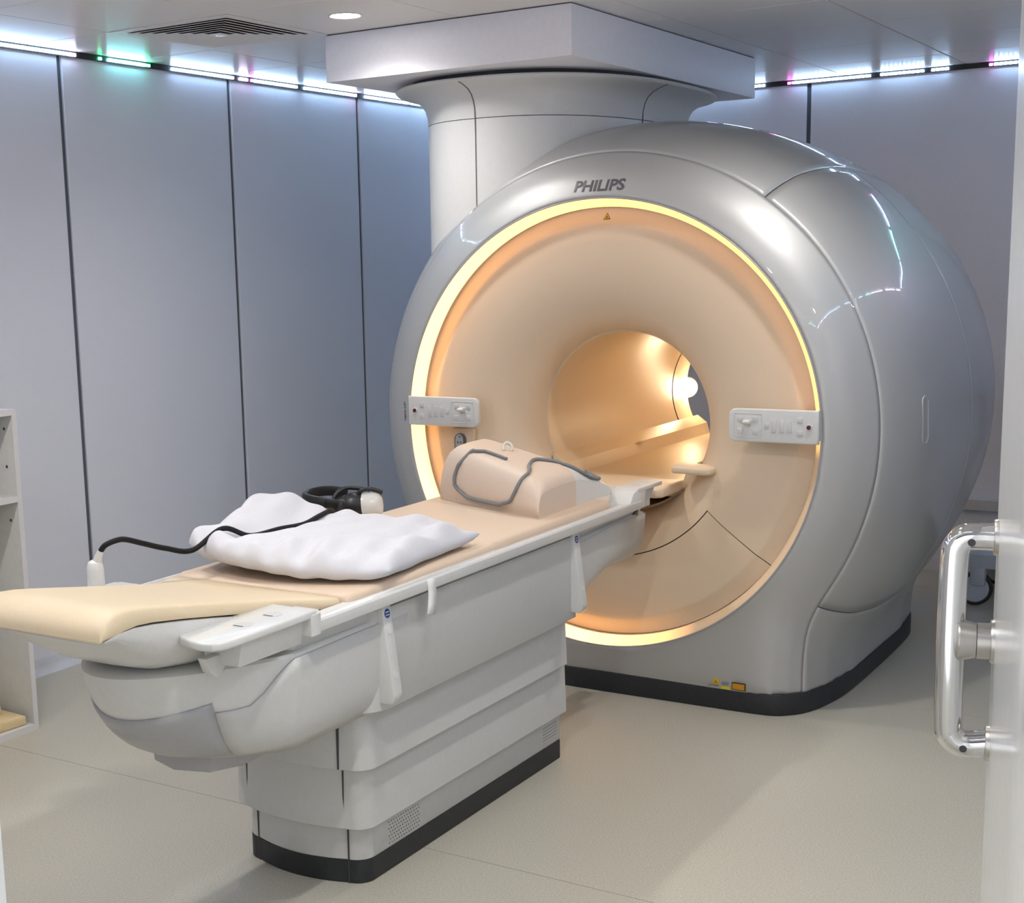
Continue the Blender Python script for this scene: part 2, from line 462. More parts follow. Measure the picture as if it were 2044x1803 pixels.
back_segs = [(-2.15, -1.3, 'white'), (-1.2, -0.6, 'white'), (-0.55, -0.356, 'white'), (-0.228, -0.195, 'magenta'), (-0.195, 0.214, 'white'), (0.265, 0.485, 'white'),
             (0.522, 0.608, 'white'), (0.801, 0.825, 'magenta'), (0.825, 1.3, 'white'), (1.36, 1.9, 'cyan'), (1.95, 2.55, 'white')]
led_strip('strip of white, cyan and green diodes along the head of the left wall', 'left', fill(YF + 0.1, -0.9, rs) + left_segs, YF, YB)
led_strip('strip of white and magenta diodes along the head of the back wall', 'back', back_segs, XL + 0.02, XR - 0.02)
led_strip('strip of diodes along the head of the right wall', 'right', fill(YF + 0.1, YB - 0.1, rs), YF, YB)
led_strip('strip of diodes along the head of the front wall', 'front', fill(XL + 0.1, XR - 0.1, rs), XL + 0.02, XR - 0.02)

# bulkhead box under the ceiling above the scanner
bulk = tag(empty('ceiling_bulkhead', (-0.613, 0.872, 2.433)), 'white box bulkhead under the ceiling, above the scanner column', 'bulkhead')
bx0, bx1, by0, by1, bz0 = -1.170, -0.056, -0.094, 1.84, 2.433
box('casing', (bx0, by0, bz0), (bx1, by1, ZC - 0.004), 'bulkhead', bulk, bev=0.003)
box('shadow_gap', (bx0 + 0.006, by0 + 0.006, ZC - 0.004), (bx1 - 0.006, by1 - 0.006, ZC), 'ceiling_gap', bulk, bev=0)

# ------------------------------------------------------------------ the scanner
SZ = 1.057
mri = tag(empty('mri_scanner', (0, 0.9, 0)), 'large glossy silver scanner with a cream funnel, round bore and glowing yellow ring', 'scanner')
PROF = [(-0.002, 0.866), (0.001, 0.880), (0.008, 0.900), (0.024, 0.937), (0.05, 0.976), (0.10, 1.030), (0.15, 1.071), (0.22, 1.109), (0.30, 1.139), (0.40, 1.160), (0.50, 1.174), (0.65, 1.185), (0.80, 1.189),
        (0.95, 1.187), (1.10, 1.181), (1.25, 1.172), (1.40, 1.158), (1.55, 1.138), (1.70, 1.108), (1.80, 1.076), (1.88, 1.03), (1.93, 0.97), (1.955, 0.89), (1.96, 0.75)]
PS = [(p.x, p.y) for p in spline([(a, b_, 0) for a, b_ in PROF], 4)]
PYs = [p[0] for p in PS]; PRs = [p[1] for p in PS]
BY = [0.0, 0.006, 0.014, 0.03, 0.06, 0.12, 0.25, 0.5, 1.2, 1.5, 1.65, 1.75, 1.9]
BB = [0.40, 0.56, 0.63, 0.69, 0.74, 0.79, 0.83, 0.857, 0.857, 0.83, 0.74, 0.5, 0.2]
BH = [0.868, 0.93, 0.977, 0.977, 0.977, 0.977, 0.977, 0.977, 0.977, 0.977, 0.95, 0.9, 0.82]
def rho(th, y, R):
    s_, c_ = math.sin(th), math.cos(th)
    if s_ >= -0.02: return R
    b_ = interp(y, BY, BB); h_ = interp(y, BY, BH)
    base = b_ / max(abs(c_), 1e-3)
    k = 22.0
    lim = h_ / abs(s_)
    d = base - R
    sm = R + max(d, 0) + math.log1p(math.exp(-abs(d) * k)) / k
    w = sstep(0.0, 0.02, y)
    sm = R + (sm - R) * (w if y < 0.02 else 1)
    if y < 0.012: lim = max(lim, 0)
    return max(min(sm, lim), 0.866 if y < 0.0005 else 0.2)
def SP(th, y, R, off=0.0):
    r = rho(th, y, R) + off
    return (r * math.cos(th), y, SZ + r * math.sin(th))
def warp(t):
    # crowd the columns towards the lower corners of the base
    for c in (math.radians(-52), math.radians(232)):
        d = t - c; w_ = math.radians(38)
        if abs(d) < w_:
            u = d / w_
            return c + w_ * (0.25 * u + 0.75 * u ** 3)
    return t
def patch(name, t0, t1, y0, y1, m, off=0.0, solid=0.006, nt=None):
    d0, d1 = math.radians(t0), math.radians(t1)
    n = nt or max(4, int(abs(t1 - t0) / 1.6))
    yl = [y0] + [p for p in PYs if y0 + 0.003 < p < y1 - 0.003] + [y1]
    closed = abs(t1 - t0) > 359.9
    V = []; F = []
    cols = n if closed else n + 1
    for y in yl:
        R = interp(y, PYs, PRs)
        for k in range(cols):
            V.append(SP(warp(d0 + (d1 - d0) * k / n), y, R, off))
    for i in range(len(yl) - 1):
        for k in range(n):
            k2 = (k + 1) % cols
            F.append((i * cols + k, (i + 1) * cols + k, (i + 1) * cols + k2, i * cols + k2))
    o = mk(name, V, F, m, mri, ang=60, fix=False)
    # keep normals outward
    bm = bmesh.new(); bm.from_mesh(o.data)
    cen = Vector((0, 0.9, SZ))
    s_ = sum((f.normal.dot(f.calc_center_median() - cen)) * f.calc_area() for f in bm.faces)
    if s_ < 0: bmesh.ops.reverse_faces(bm, faces=bm.faces)
    bm.to_mesh(o.data); bm.free()
    if solid:
        md = o.modifiers.new('thick', 'SOLIDIFY'); md.thickness = solid; md.offset = -1
    return o
G = 0.0022; GA = 0.11
WI = math.degrees
def unwarp(tdeg):
    lo, hi = (-90.0, 0.0) if tdeg < 90 else (180.0, 270.0)
    for _ in range(60):
        md_ = (lo + hi) / 2
        if WI(warp(math.radians(md_))) < tdeg: lo = md_
        else: hi = md_
    return lo
patch('front_cover', -90, 270, -0.002, 0.11 - 0.0007, 'silver', nt=240)
for a, b_, nm in ((-37.5, 54.2, 'side_cover'), (125.8, 217.5, 'side_cover')):
    a, b_ = (unwarp(a + GA), b_ - GA) if a < 0 else (a + GA, unwarp(b_ - GA))
    patch(nm, a, b_, 0.11 + 0.0007, 0.85 - G * 0.7, 'silver')
    patch('rear_side_cover', a, b_, 0.85 + G * 0.7, 1.62 - G, 'silver')
patch('top_cover', 54.2 + GA, 125.8 - GA, 0.11 + 0.0007, 1.62 - G, 'silver')
patch('base_cover', -90, unwarp(-37.5 - GA), 0.11 + 0.0007, 1.62 - G, 'silver', nt=70)
patch('base_cover', unwarp(217.5 + GA), 270, 0.11 + 0.0007, 1.62 - G, 'silver', nt=70)
patch('rear_cover', -90, 270, 1.62 + G, 1.96, 'silver', nt=200)
patch('inner_frame', -90, 270, 0.03, 1.93, 'shell_gap', off=-0.014, solid=0, nt=160)
# rear opening
def lathe(name, prof, m, parent, seg=120, t0=0, t1=360, ang=40):
    full = abs(t1 - t0) > 359.9
    n = seg; cols = n if full else n + 1
    V = []; F = []
    for y, r in prof:
        for k in range(cols):
            t = math.radians(t0 + (t1 - t0) * k / n)
            V.append((r * math.cos(t), y, SZ + r * math.sin(t)))
    for i in range(len(prof) - 1):
        for k in range(n):
            k2 = (k + 1) % cols
            F.append((i * cols + k, i * cols + k2, (i + 1) * cols + k2, (i + 1) * cols + k))
    return mk(name, V, F, m, parent, ang=ang, fix=False)
lathe('rear_funnel', [(1.74, 0.353), (1.76, 0.358), (1.80, 0.375), (1.86, 0.42), (1.92, 0.52), (1.955, 0.65), (1.96, 0.76)], 'cream_shell', mri)
# dark plinth
def plinth_outline(grow=0.0):
    pts = []
    yb = [0.012, 0.02, 0.03, 0.06, 0.12, 0.25, 0.5, 1.2, 1.5, 1.65, 1.72]
    xb = [0.0, 0.60, 0.69, 0.74, 0.79, 0.83, 0.857, 0.857, 0.83, 0.74, 0.0]
    R_ = [(x + (grow if x else 0), y - (grow if y < 0.1 else 0)) for x, y in zip(xb, yb)]
    sp = [(p.x, p.y) for p in spline([(x, y, 0) for x, y in R_[1:-1]], 5)]
    return [(0.0, R_[0][1])] + sp + [(0.0, R_[-1][1])] + [(-x, y) for x, y in sp[::-1]]
prism('plinth', plinth_outline(0.004), 'z', 0.0, 0.082, 'rubber_black', mri, bev=0.004)
# light ring, recessed towards the funnel
lathe('light_ring', [(-0.001, 0.863), (0.004, 0.861), (0.022, 0.846), (0.044, 0.834), (0.060, 0.8335)], 'ring_light', mri, seg=180)
lathe('ring_well', [(0.0602, 0.8335), (0.078, 0.832)], 'cream_shell', mri, seg=180)
lathe('ring_rim', [(-0.002, 0.868), (-0.004, 0.865), (-0.001, 0.862)], 'nose_grey', mri, seg=180)
# funnel
FUN = [(0.074, 0.834), (0.074, 0.826), (0.069, 0.80), (0.062, 0.778), (0.0585, 0.766), (0.0575, 0.752), (0.0575, 0.735), (0.0565, 0.70), (0.057, 0.64), (0.062, 0.58), (0.075, 0.52), (0.096, 0.465), (0.125, 0.425), (0.165, 0.392), (0.21, 0.372), (0.26, 0.362)]
FS = [(p.x, p.y) for p in spline([(a, b_, 0) for a, b_ in FUN], 4)]
def fun_y(r):
    for (ya, ra), (yb, rb) in zip(FS[:-1], FS[1:]):
        if rb <= r <= ra: return ya + (yb - ya) * ((ra - r) / (ra - rb + 1e-9))
    return 0.05
fa, fb = 217.0, 323.5           # lower removable panel
outer = [p for p in FS if p[1] > 0.515]; inner = [p for p in FS if p[1] <= 0.513]
lathe('funnel_inner', [(fun_y(0.515), 0.515)] + inner, 'cream_shell', mri, seg=140)
lathe('funnel_rim', outer + [(fun_y(0.515), 0.515)], 'cream_shell', mri, seg=200, t0=fb - 360, t1=fa)
pan = [(y, min(r, 0.829)) for y, r in outer if r < 0.83]
lathe('funnel_lower_panel', [(pan[0][0] + 0.006, 0.832)] + pan + [(fun_y(0.519), 0.519), (fun_y(0.519) + 0.01, 0.519)], 'cream_shell', mri, seg=80, t0=fa + 0.22, t1=fb - 0.22)
lathe('funnel_backing', [(0.088, 0.86), (0.085, 0.6), (0.12, 0.50)], 'seam_dark', mri, seg=100)
# bore tube
lathe('bore', [(0.26, 0.362), (0.262, 0.354), (0.9, 0.352), (1.555, 0.352)], 'cream_bore', mri, seg=140)
lathe('bore_joint', [(1.554, 0.3525), (1.556, 0.357), (1.566, 0.357), (1.568, 0.3525)], 'shell_gap', mri, seg=100)
lathe('bore_rear', [(1.567, 0.352), (1.74, 0.353)], 'cream_bore', mri, seg=140)
prism('bore_light_strip', [(-0.022, 1.404), (0.022, 1.404), (0.020, 1.400), (-0.020, 1.400)], 'y', 0.55, 1.50, 'bore_strip', mri)['label'] = 'warm light strip along the top of the bore'
# bed guide inside the bore
bed = [(-0.322, 0.905), (-0.315, 0.908), (-0.265, 0.872), (-0.252, 0.825), (-0.248, 0.82), (0.248, 0.82), (0.252, 0.825), (0.265, 0.872), (0.315, 0.908), (0.322, 0.905), (0.30, 0.80), (0.2, 0.765), (-0.2, 0.765), (-0.30, 0.80)]
prism('bed_guide', bed, 'y', 0.235, 1.80, 'cream_bore', mri)
box('bed_marker', (-0.262, 0.95, 0.868), (-0.245, 1.0, 0.876), 'cream_shell', mri, bev=0.002)
# lamp in the rear rim of the bore with its light
for s_ in (-1, 1):
    bl = empty('bore_lamp', (s_ * 0.352, 1.775, 1.045)); bl.parent = mri; bl.matrix_parent_inverse = WORLD_INV(mri)
    bl['label'] = 'small round warm lamp glowing at the rear of the bore'
    cyl('lamp_lens', (s_ * 0.362, 1.79, 1.045), (-s_ * 0.55, -0.8, 0), 0.046, 0.040, 0.02, 'bore_lamp', bl, bev=0.006)
    cyl('lamp_housing', (s_ * 0.372, 1.80, 1.045), (-s_ * 0.55, -0.8, 0), 0.054, 0.050, 0.012, 'cream_shell', bl)
    L = bpy.data.lights.new('bore_bulb', 'POINT'); L.energy = 1.7; L.color = (1.0, 0.76, 0.48); L.shadow_soft_size = 0.035
    lo = bpy.data.objects.new('bore_bulb', L); COL.objects.link(lo); lo.parent = bl; lo.location = (-s_ * 0.045, -0.05, 0)
# column to the ceiling with flared collar
def sup(cx, cy, a, b_, n, z, seg=96):
    out = []
    for k in range(seg):
        t = 2 * PI * k / seg; c, s_ = math.cos(t), math.sin(t)
        out.append((cx + a * math.copysign(abs(c) ** (2 / n), c), cy + b_ * math.copysign(abs(s_) ** (2 / n), s_), z))
    return out
CX, CY = -0.595, 0.885
def sec(z, g): return sup(CX, CY, 0.46 + g, 0.765 + g, 2.4, z)
loft('column', [sec(z, 0) for z in (1.72, 1.85, 2.0, 2.20, 2.262)], 'column_white', mri)
loft('collar_groove', [sec(2.258, -0.006), sec(2.27, -0.006)], 'shell_gap', mri, cap=False)
loft('collar', [sec(2.265, 0.0), sec(2.30, 0.003), sec(2.33, 0.012), sec(2.355, 0.028), sec(2.375, 0.055), sec(2.388, 0.092), sec(2.396, 0.125), sec(2.404, 0.132), sec(2.410, 0.126), sec(2.412, 0.10)], 'column_white', mri)
loft('collar_neck', [sec(2.405, 0.07), sec(2.431, 0.07)], 'shell_gap', mri)
# seam strips down the column
def col_seam(tdeg):
    c, s_ = math.cos(math.radians(tdeg)), math.sin(math.radians(tdeg))
    pts = []
    for z, g in ((1.75, 0), (1.9, 0), (2.2, 0), (2.30, 0.003), (2.33, 0.012), (2.355, 0.028), (2.375, 0.055), (2.388, 0.092), (2.396, 0.125)):
        a, b_ = 0.46 + g, 0.765 + g
        pts.append(Vector((CX + a * math.copysign(abs(c) ** (2 / 2.4), c), CY + b_ * math.copysign(abs(s_) ** (2 / 2.4), s_), z)))
    V, F = tube_geo(pts, 0.0028, 6)
    mk('column_seam', V, F, 'seam_dark', mri)
col_seam(-90); col_seam(-9); col_seam(171); col_seam(90)

# oval access plate on the right flank
def on_shell(th, y, off): return Vector(SP(th, y, interp(y, PYs, PRs), off))
def flank_plate(t_mid, y_mid, hy, ht_m, name):
    V = []; F = []
    ring = []
    N = 40
    for off, sc_ in ((0.0, 1.0), (0.003, 0.97), (0.0035, 0.8), (0.0015, 0.72), (0.0015, 0.0)):
        row = []
        for k in range(N):
            a = 2 * PI * k / N
            u = math.copysign(abs(math.cos(a)) ** 1.0, math.cos(a)) * hy
            v = math.sin(a) * hy + math.copysign(ht_m - hy, math.sin(a))
            u *= sc_ if sc_ else 0; v = v * (sc_ if sc_ else 0) if sc_ in (0.0,) else (v - math.copysign((1 - sc_) * hy, v))
            row.append(on_shell(t_mid + v / 1.14, y_mid + u, off))
        ring.append(row)
    return loft(name, ring, 'silver', mri, cap=False, ang=25)
flank_plate(math.radians(2.0), 0.318, 0.022, 0.088, 'access_plate')
# maker's name over the ring, lying on the curved cover
def on_front(x, z):
    r = math.hypot(x, z - SZ)
    if r <= PRs[0]: return PYs[0]
    for i in range(len(PRs) - 1):
        if PRs[i] <= r <= PRs[i + 1] and PYs[i + 1] < 0.3:
            return PYs[i] + (PYs[i + 1] - PYs[i]) * (r - PRs[i]) / (PRs[i + 1] - PRs[i] + 1e-9)
    return 0.02
me = text_mesh('PHILIPS', 0.057, 0.0006, 0.0013, 0.12)
xs = [v.co.x for v in me.vertices]; wd_ = max(xs) - min(xs)
for v in me.vertices:
    x = v.co.x * 0.208 / wd_; z = 1.966 + v.co.y
    v.co = Vector((x - 0.001, on_front(x, z) - 0.0012 - v.co.z, z))
o = link('maker_name', me, 'logo_grey', mri, smooth=False); o['label'] = 'dark grey lettering PHILIPS'
me = text_mesh('Ingenia 3.0T', 0.016, 0.0004, 0.0002, 0)
for v in me.vertices:
    z = 1.088 + v.co.x; x = -0.895 - v.co.y
    v.co = Vector((x, on_front(x, z) - 0.0012 - v.co.z, z))
o = link('type_name', me, 'logo_grey', mri, smooth=False); o['label'] = 'small upright dark lettering Ingenia 3.0T'
# warning triangle inside the top of the ring
def triangle_sign(parent, c, u, v, n, s, name='warning_triangle'):
    c, u, v, n = (Vector(q) for q in (c, u, v, n))
    def tri(sc_, off): return [c + n * off + u * (s * sc_ * math.cos(a)) + v * (s * sc_ * math.sin(a)) for a in (PI / 2, PI / 2 + 2 * PI / 3, PI / 2 + 4 * PI / 3)]
    o = loft(name, [tri(1.0, -0.0005), tri(1.0, 0.0008)], 'sticker_dark', parent)
    loft('triangle_field', [tri(0.78, 0.0008), tri(0.78, 0.0012)], 'sticker_yellow', o)
    loft('triangle_mark', [[c + n * 0.0012 + u * (s * .16 * math.cos(2 * PI * k / 8)) + v * (s * .3 * math.sin(2 * PI * k / 8)) for k in range(8)], [c + n * 0.0016 + u * (s * .16 * math.cos(2 * PI * k / 8)) + v * (s * .3 * math.sin(2 * PI * k / 8)) for k in range(8)]], 'sticker_dark', o)
    return o
triangle_sign(mri, (0.008, fun_y(0.795) - 0.0015, SZ + 0.795), (1, 0, 0), (0, 0.25, 1), (0, -1, 0.25), 0.016)
# base stickers
def plate(name, x0, x1, z0, z1, m, y=0.018, parent=None, th=0.001):
    ya = on_base_y((x0 + x1) / 2)
    return box(name, (x0, ya - th, z0), (x1, ya + 0.004, z1), m, parent or mri, bev=0)
def on_base_y(x):
    ax = abs(x)
    return interp(ax, [0.56, 0.63, 0.69, 0.74], [0.006, 0.014, 0.03, 0.06]) + 0.002
st = plate('warning_sticker', 0.472, 0.494, 0.097, 0.120, 'sticker_yellow')
triangle_sign(st, (0.483, on_base_y(0.483) - 0.0012, 0.107), (1, 0, 0), (0, 0, 1), (0, -1, 0), 0.009, 'warning_mark')
plate('rating_mark', 0.506, 0.532, 0.101, 0.112, 'sticker_grey')
plate('yellow_strip', 0.504, 0.538, 0.080 + 0.004, 0.094, 'sticker_lime')
q = plate('laser_notice', 0.545, 0.598, 0.086, 0.114, 'sticker_dark')
plate('notice_field', 0.548, 0.595, 0.089, 0.111, 'sticker_orange', parent=q, th=0.0016)
plate('key_mark', 0.455, 0.461, 0.088, 0.096, 'sticker_grey'); plate('key_mark', 0.461, 0.49, 0.090, 0.0935, 'sticker_grey')

# control panels bridging the ring on both sides
def control_panel(side):
    s_ = 1 if side == 'right' else -1
    x0, x1, z0, z1 = (0.533, 0.862, 1.033, 1.153) if s_ > 0 else (0.518, 0.856, 1.036, 1.156)
    r = 0.028
    pts = [(x1, z0), (x1, z1)]
    for k in range(9):
        a = PI / 2 + (PI / 2) * k / 8; pts.append((x0 + r + r * math.cos(a), z1 - r + r * math.sin(a)))
    for k in range(9):
        a = PI + (PI / 2) * k / 8; pts.append((x0 + r + r * math.cos(a), z0 + r + r * math.sin(a)))
    pts = [(s_ * u, v) for u, v in pts]
    cp = prism('control_panel', pts, 'y', -0.028, -0.006, 'white_plastic', mri, bev=0.005, seg=3)
    prism('panel_back', [(s_ * 0.60, z0 + 0.012), (s_ * 0.865, z0 + 0.012), (s_ * 0.865, z1 - 0.012), (s_ * 0.60, z1 - 0.012)], 'y', -0.008, 0.058, 'nose_grey', mri, bev=0.003)
    yf = -0.028; zc = (z0 + z1) / 2
    X = lambda f: s_ * (x0 + (x1 - x0) * f)
    def btn(f, dz, w, h, nm='button', rr=0.004):
        bm = bmesh.new(); add_box(bm, (X(f) - w / 2, yf - 0.0025, zc + dz - h / 2), (X(f) + w / 2, yf + 0.003, zc + dz + h / 2), min(rr, 0.002), 2)
        return bm_obj(nm, bm, 'button', cp)
    for f in (0.135, 0.305):
        for dz in (0.023, -0.022): btn(f, dz, 0.020, 0.021)
    btn(0.435, 0.002, 0.017, 0.020)
    for f in (0.515, 0.60, 0.685): btn(f, 0.0, 0.017, 0.046)
    for dz in (0.024, -0.022): btn(0.80, dz, 0.019, 0.020)
    # raised frame round the four-way cluster
    a0, a1 = X(0.07), X(0.375)
    fr2 = [(a0, yf, zc + 0.041), (a1, yf, zc + 0.041), (a1, yf, zc - 0.041), (a0, yf, zc - 0.041)]
    V, F = tube_geo(spline([(a0 + (a1 - a0) * .1, yf, zc + 0.042), (a1 - (a1 - a0) * .1, yf, zc + 0.042), (a1, yf, zc + 0.034), (a1, yf, zc - 0.034), (a1 - (a1 - a0) * .1, yf, zc - 0.042), (a0 + (a1 - a0) * .1, yf, zc - 0.042), (a0, yf, zc - 0.034), (a0, yf, zc + 0.034)], 6, True), 0.0014, 6, True)
    mk('cluster_frame', V, F, 'button', cp)
    # jog lever
    prism('lever', [(yf + 0.002, zc + 0.002), (yf - 0.022, zc + 0.006), (yf - 0.026, zc + 0.014), (yf - 0.020, zc + 0.019), (yf + 0.002, zc + 0.021)], 'x', X(0.22) - 0.013, X(0.22) + 0.013, 'white_plastic', cp, bev=0.003)
    # stop button in its collar
    cyl('stop_collar', (X(0.90), yf + 0.001, zc + 0.001), (0, -1, 0), 0.0125, 0.011, 0.005, 'white_plastic', cp)
    cyl('stop_button', (X(0.90), yf, zc + 0.001), (0, -1, 0), 0.0085, 0.0075, 0.008, 'red_button', cp, bev=0.002)
control_panel('right'); control_panel('left')
# holder for the hand control below the left panel
hy = 0.050
hold = prism('remote_holder', [(-0.682, 0.80), (-0.582, 0.80), (-0.582, 1.022), (-0.682, 1.022)], 'y', hy - 0.014, hy + 0.012, 'cream_shell', mri, bev=0.004)
rem = tag(empty('hand_control', (-0.640, hy - 0.02, 0.82)), 'grey hand control with small keys hanging under the left control panel', 'remote')
rp = []
for k in range(17):
    a = PI * k / 16; rp.append((-0.640 + 0.025 * math.cos(a), 0.978 + 0.025 * math.sin(a)))
rp += [(-0.665, 0.83), (-0.615, 0.83)]
prism('body', rp, 'y', hy - 0.030, hy - 0.0145, 'remote_dark', rem, bev=0.003)
rp2 = [(-0.640 + (u + 0.640) * 0.74, v - 0.003 if v > 0.9 else v + 0.005) for u, v in rp]
prism('face', rp2, 'y', hy - 0.0315, hy - 0.0295, 'remote_grey', rem)
for (dx, z) in ((0.003, 0.990), (-0.006, 0.966), (0.008, 0.966)): cyl('key', (-0.640 + dx, hy - 0.0313, z), (0, -1, 0), 0.0038, 0.0036, 0.0015, 'remote_dark', rem, seg=12)
for z in (0.948, 0.935, 0.922, 0.909, 0.89, 0.87): box('key_row', (-0.652, hy - 0.0328, z - 0.003), (-0.628, hy - 0.031, z + 0.003), 'remote_dark', rem, bev=0.0008)

# ------------------------------------------------------------------ the patient table
tab = tag(empty('patient_table', (0, -1.36, 0)), 'long white and grey patient table on a stepped pedestal docked to the scanner', 'table')
def ped_outline(g, bow=0.03, y0=-1.93, y1=-0.752, hw=0.213, r=0.055):
    hw += g; y0 -= g
    pts = [(hw, y1), (hw, y0 + r)]
    for k in range(1, 9):
        a = (PI / 2) * k / 8; pts.append((hw - r + r * math.cos(a), y0 + r - r * math.sin(a)))
    for k in range(1, 12):
        x = (hw - r) * (1 - 2 * k / 12); pts.append((x, y0 - bow * (1 - (x / (hw - r)) ** 2)))
    for k in range(0, 9):
        a = (PI / 2) * k / 8; pts.append((-(hw - r) - r * math.sin(a), y0 + r - r * math.cos(a)))
    pts.append((-hw, y1))
    return pts
def tier(name, z0, g0, z1, g1, m, lip=0.0, y1=-0.752, r=0.055):
    rings = []
    if lip: rings.append([(x, y, z0 + 0.004) for x, y in ped_outline(g0 - 0.012, y1=y1, r=r)])
    rings += [[(x, y, z0) for x, y in ped_outline(g0 - 0.002, y1=y1, r=r)], [(x, y, z0 + 0.003) for x, y in ped_outline(g0, y1=y1, r=r)], [(x, y, z1) for x, y in ped_outline(g1, y1=y1, r=r)]]
    return loft(name, rings, m, tab)
tier('pedestal_plinth', 0.0, 0.0, 0.067, 0.0, 'rubber_black')
tier('pedestal_tier', 0.067, -0.001, 0.19, -0.003, 'grey_plastic')
tier('pedestal_tier', 0.170, 0.025, 0.37, 0.019, 'grey_plastic', 1)
tier('pedestal_tier', 0.350, 0.046, 0.54, 0.040, 'grey_plastic', 1, y1=-0.785)
tier('pedestal_tier', 0.522, 0.088, 0.80, 0.089, 'grey_plastic', 1, y1=-0.80, r=0.11)
# panel joints of the pedestal end
def joint(x, z0, z1, g):
    o_ = ped_outline(g)
    y = min(o_, key=lambda p: abs(p[0] - x) + (0 if p[1] < -1.5 else 9))[1]
    box('panel_joint', (x - 0.0018, y - 0.0012, z0), (x + 0.0018, y + 0.02, z1), 'shell_gap', tab, bev=0)
for x, z0, z1, g in ((0.163, 0.0, 0.170, 0.0), (0.170, 0.173, 0.350, 0.025), (0.178, 0.353, 0.522, 0.046), (-0.158, 0.0, 0.170, 0.0), (-0.170, 0.173, 0.350, 0.025), (-0.178, 0.353, 0.522, 0.046)):
    joint(x, z0, z1, g)
# cooling perforations
bm = bmesh.new()
for i in range(13):
    for j in range(7):
        y = -1.800 + i * 0.0125 + (0.006 if j % 2 else 0); z = 0.080 + j * 0.0105
        r = bmesh.ops.create_circle(bm, cap_ends=True, radius=0.0022, segments=8, matrix=Matrix.Translation((0.2122 - (z - 0.067) * 0.018, y, z)) @ Matrix.Rotation(PI / 2, 4, 'Y'))
for v in bm.verts: v.co.x += 0.0006
o = bm_obj('perforation', bm, 'grille_dark', tab, smooth=False); o['kind'] = 'stuff'
for j in range(6):
    box('vent_slot', (0.2105, -0.872, 0.082 + j * 0.011), (0.2128, -0.772, 0.0845 + j * 0.011), 'nose_grey', tab, bev=0)

# trunk carrying the tabletop, with bowed nose at the foot end
def trunk_ring(z, hw, yn, yc=-2.33, ye=-0.215, n=2.0, pw=0.95):
    pts = []
    def fl_(y): return 1.0 - 0.36 * sstep(-0.80, -0.66, y)
    for k in range(9): pts.append((hw, ye + (yc - ye) * k / 8))
    N = 26
    for k in range(1, N):
        x = hw * math.cos(PI * k / N)
        pts.append((x, yc - (yc - yn) * (1 - abs(x / hw) ** n) ** pw))
    for k in range(9): pts.append((-hw, yc + (ye - yc) * k / 8))
    return [(x, y, 0.815 - (0.815 - z) * fl_(y)) for x, y in pts]
TR = [(0.497, 0.17, -2.28, -2.15, -0.27), (0.500, 0.215, -2.40, -2.22, -0.265), (0.512, 0.25, -2.455, -2.26, -0.26), (0.54, 0.274, -2.51, -2.29, -0.255), (0.58, 0.286, -2.56, -2.30, -0.25), (0.63, 0.292, -2.60, -2.30, -0.245), (0.69, 0.295, -2.635, -2.30, -0.24), (0.735, 0.296, -2.655, -2.30, -0.238), (0.765, 0.296, -2.66, -2.30, -0.236)]
trunk_rings = [trunk_ring(z, hw, yn, yc, ye) for z, hw, yn, yc, ye in TR]
loft('trunk', trunk_rings + [trunk_ring(0.772, 0.29, -2.645, -2.30, -0.235), trunk_ring(0.775, 0.28, -2.40, -2.28, -0.235), trunk_ring(0.822, 0.285, -2.36, -2.26, -0.235)], 'white_plastic', tab, ang=40)
# dark grey shroud below the nose
loft('under_shroud', [[(x, y, z) for x, y in ((0.13 * sc_, -2.1), (0.14 * sc_, -2.30), (0.10 * sc_, -2.40 * (1 if sc_ > .9 else 0.985)), (0, -2.43 * (1 if sc_ > .9 else 0.985)), (-0.10 * sc_, -2.40 * (1 if sc_ > .9 else 0.985)), (-0.14 * sc_, -2.30), (-0.13 * sc_, -2.1))] for z, sc_ in ((0.455, 0.8), (0.465, 0.93), (0.51, 1.0))], 'nose_grey', tab)
# grey nose panel following the bow
def nose_patch(name, k0, k1, rings, m, off, top=None):
    V = []; F = []; n = k1 - k0 + 1
    R2 = rings
    for ri, r in enumerate(R2):
        for k in range(k0, k1 + 1):
            p = Vector(r[k]); c = Vector((0, -2.1, p.z)); d = (p - c); d.z = 0; d.normalize()
            V.append(p + d * off)
    for i in range(len(R2) - 1):
        for k in range(n - 1): F.append((i * n + k, i * n + k + 1, (i + 1) * n + k + 1, (i + 1) * n + k))
    o = mk(name, V, F, m, tab, fix=True)
    md = o.modifiers.new('thick', 'SOLIDIFY'); md.thickness = 0.006; md.offset = 0
    return o
def sub_ring(z):
    def c(i): return interp(z, [t[0] for t in TR], [t[i] for t in TR])
    return trunk_ring(z, c(1), c(2), c(3), c(4))
def sagging(n=8):
    # upper edge sags in the middle: blend of ring heights per column
    rows = []
    for q in range(n):
        row = []
        for k in range(43):
            x = sub_ring(0.65)[k][0]
            zt = 0.650 + 0.055 * min(1, (x / 0.24) ** 2)
            z = 0.503 + (zt - 0.503) * (q / (n - 1))
            row.append(sub_ring(z)[k])
        rows.append(row)
    return rows
SAG = sagging()
def skirt_rows(n, lo, top):
    rows = []
    for q in range(n):
        row = []
        for k in range(43):
            x, y_, _ = sub_ring(0.68)[k]
            row.append(sub_ring(lo + (top(x, y_) - lo) * (q / (n - 1)))[k])
        rows.append(row)
    return rows
def side_top(x, y_): return 0.660 + 0.105 * sstep(-2.43, -2.285, y_)
SK = skirt_rows(8, 0.515, side_top)
nose_patch('nose_panel', 15, 30, SAG, 'nose_grey', 0.003)
nose_patch('nose_side_panel', 31, 36, skirt_rows(8, 0.503, lambda x, y_: 0.755), 'nose_grey', 0.003)
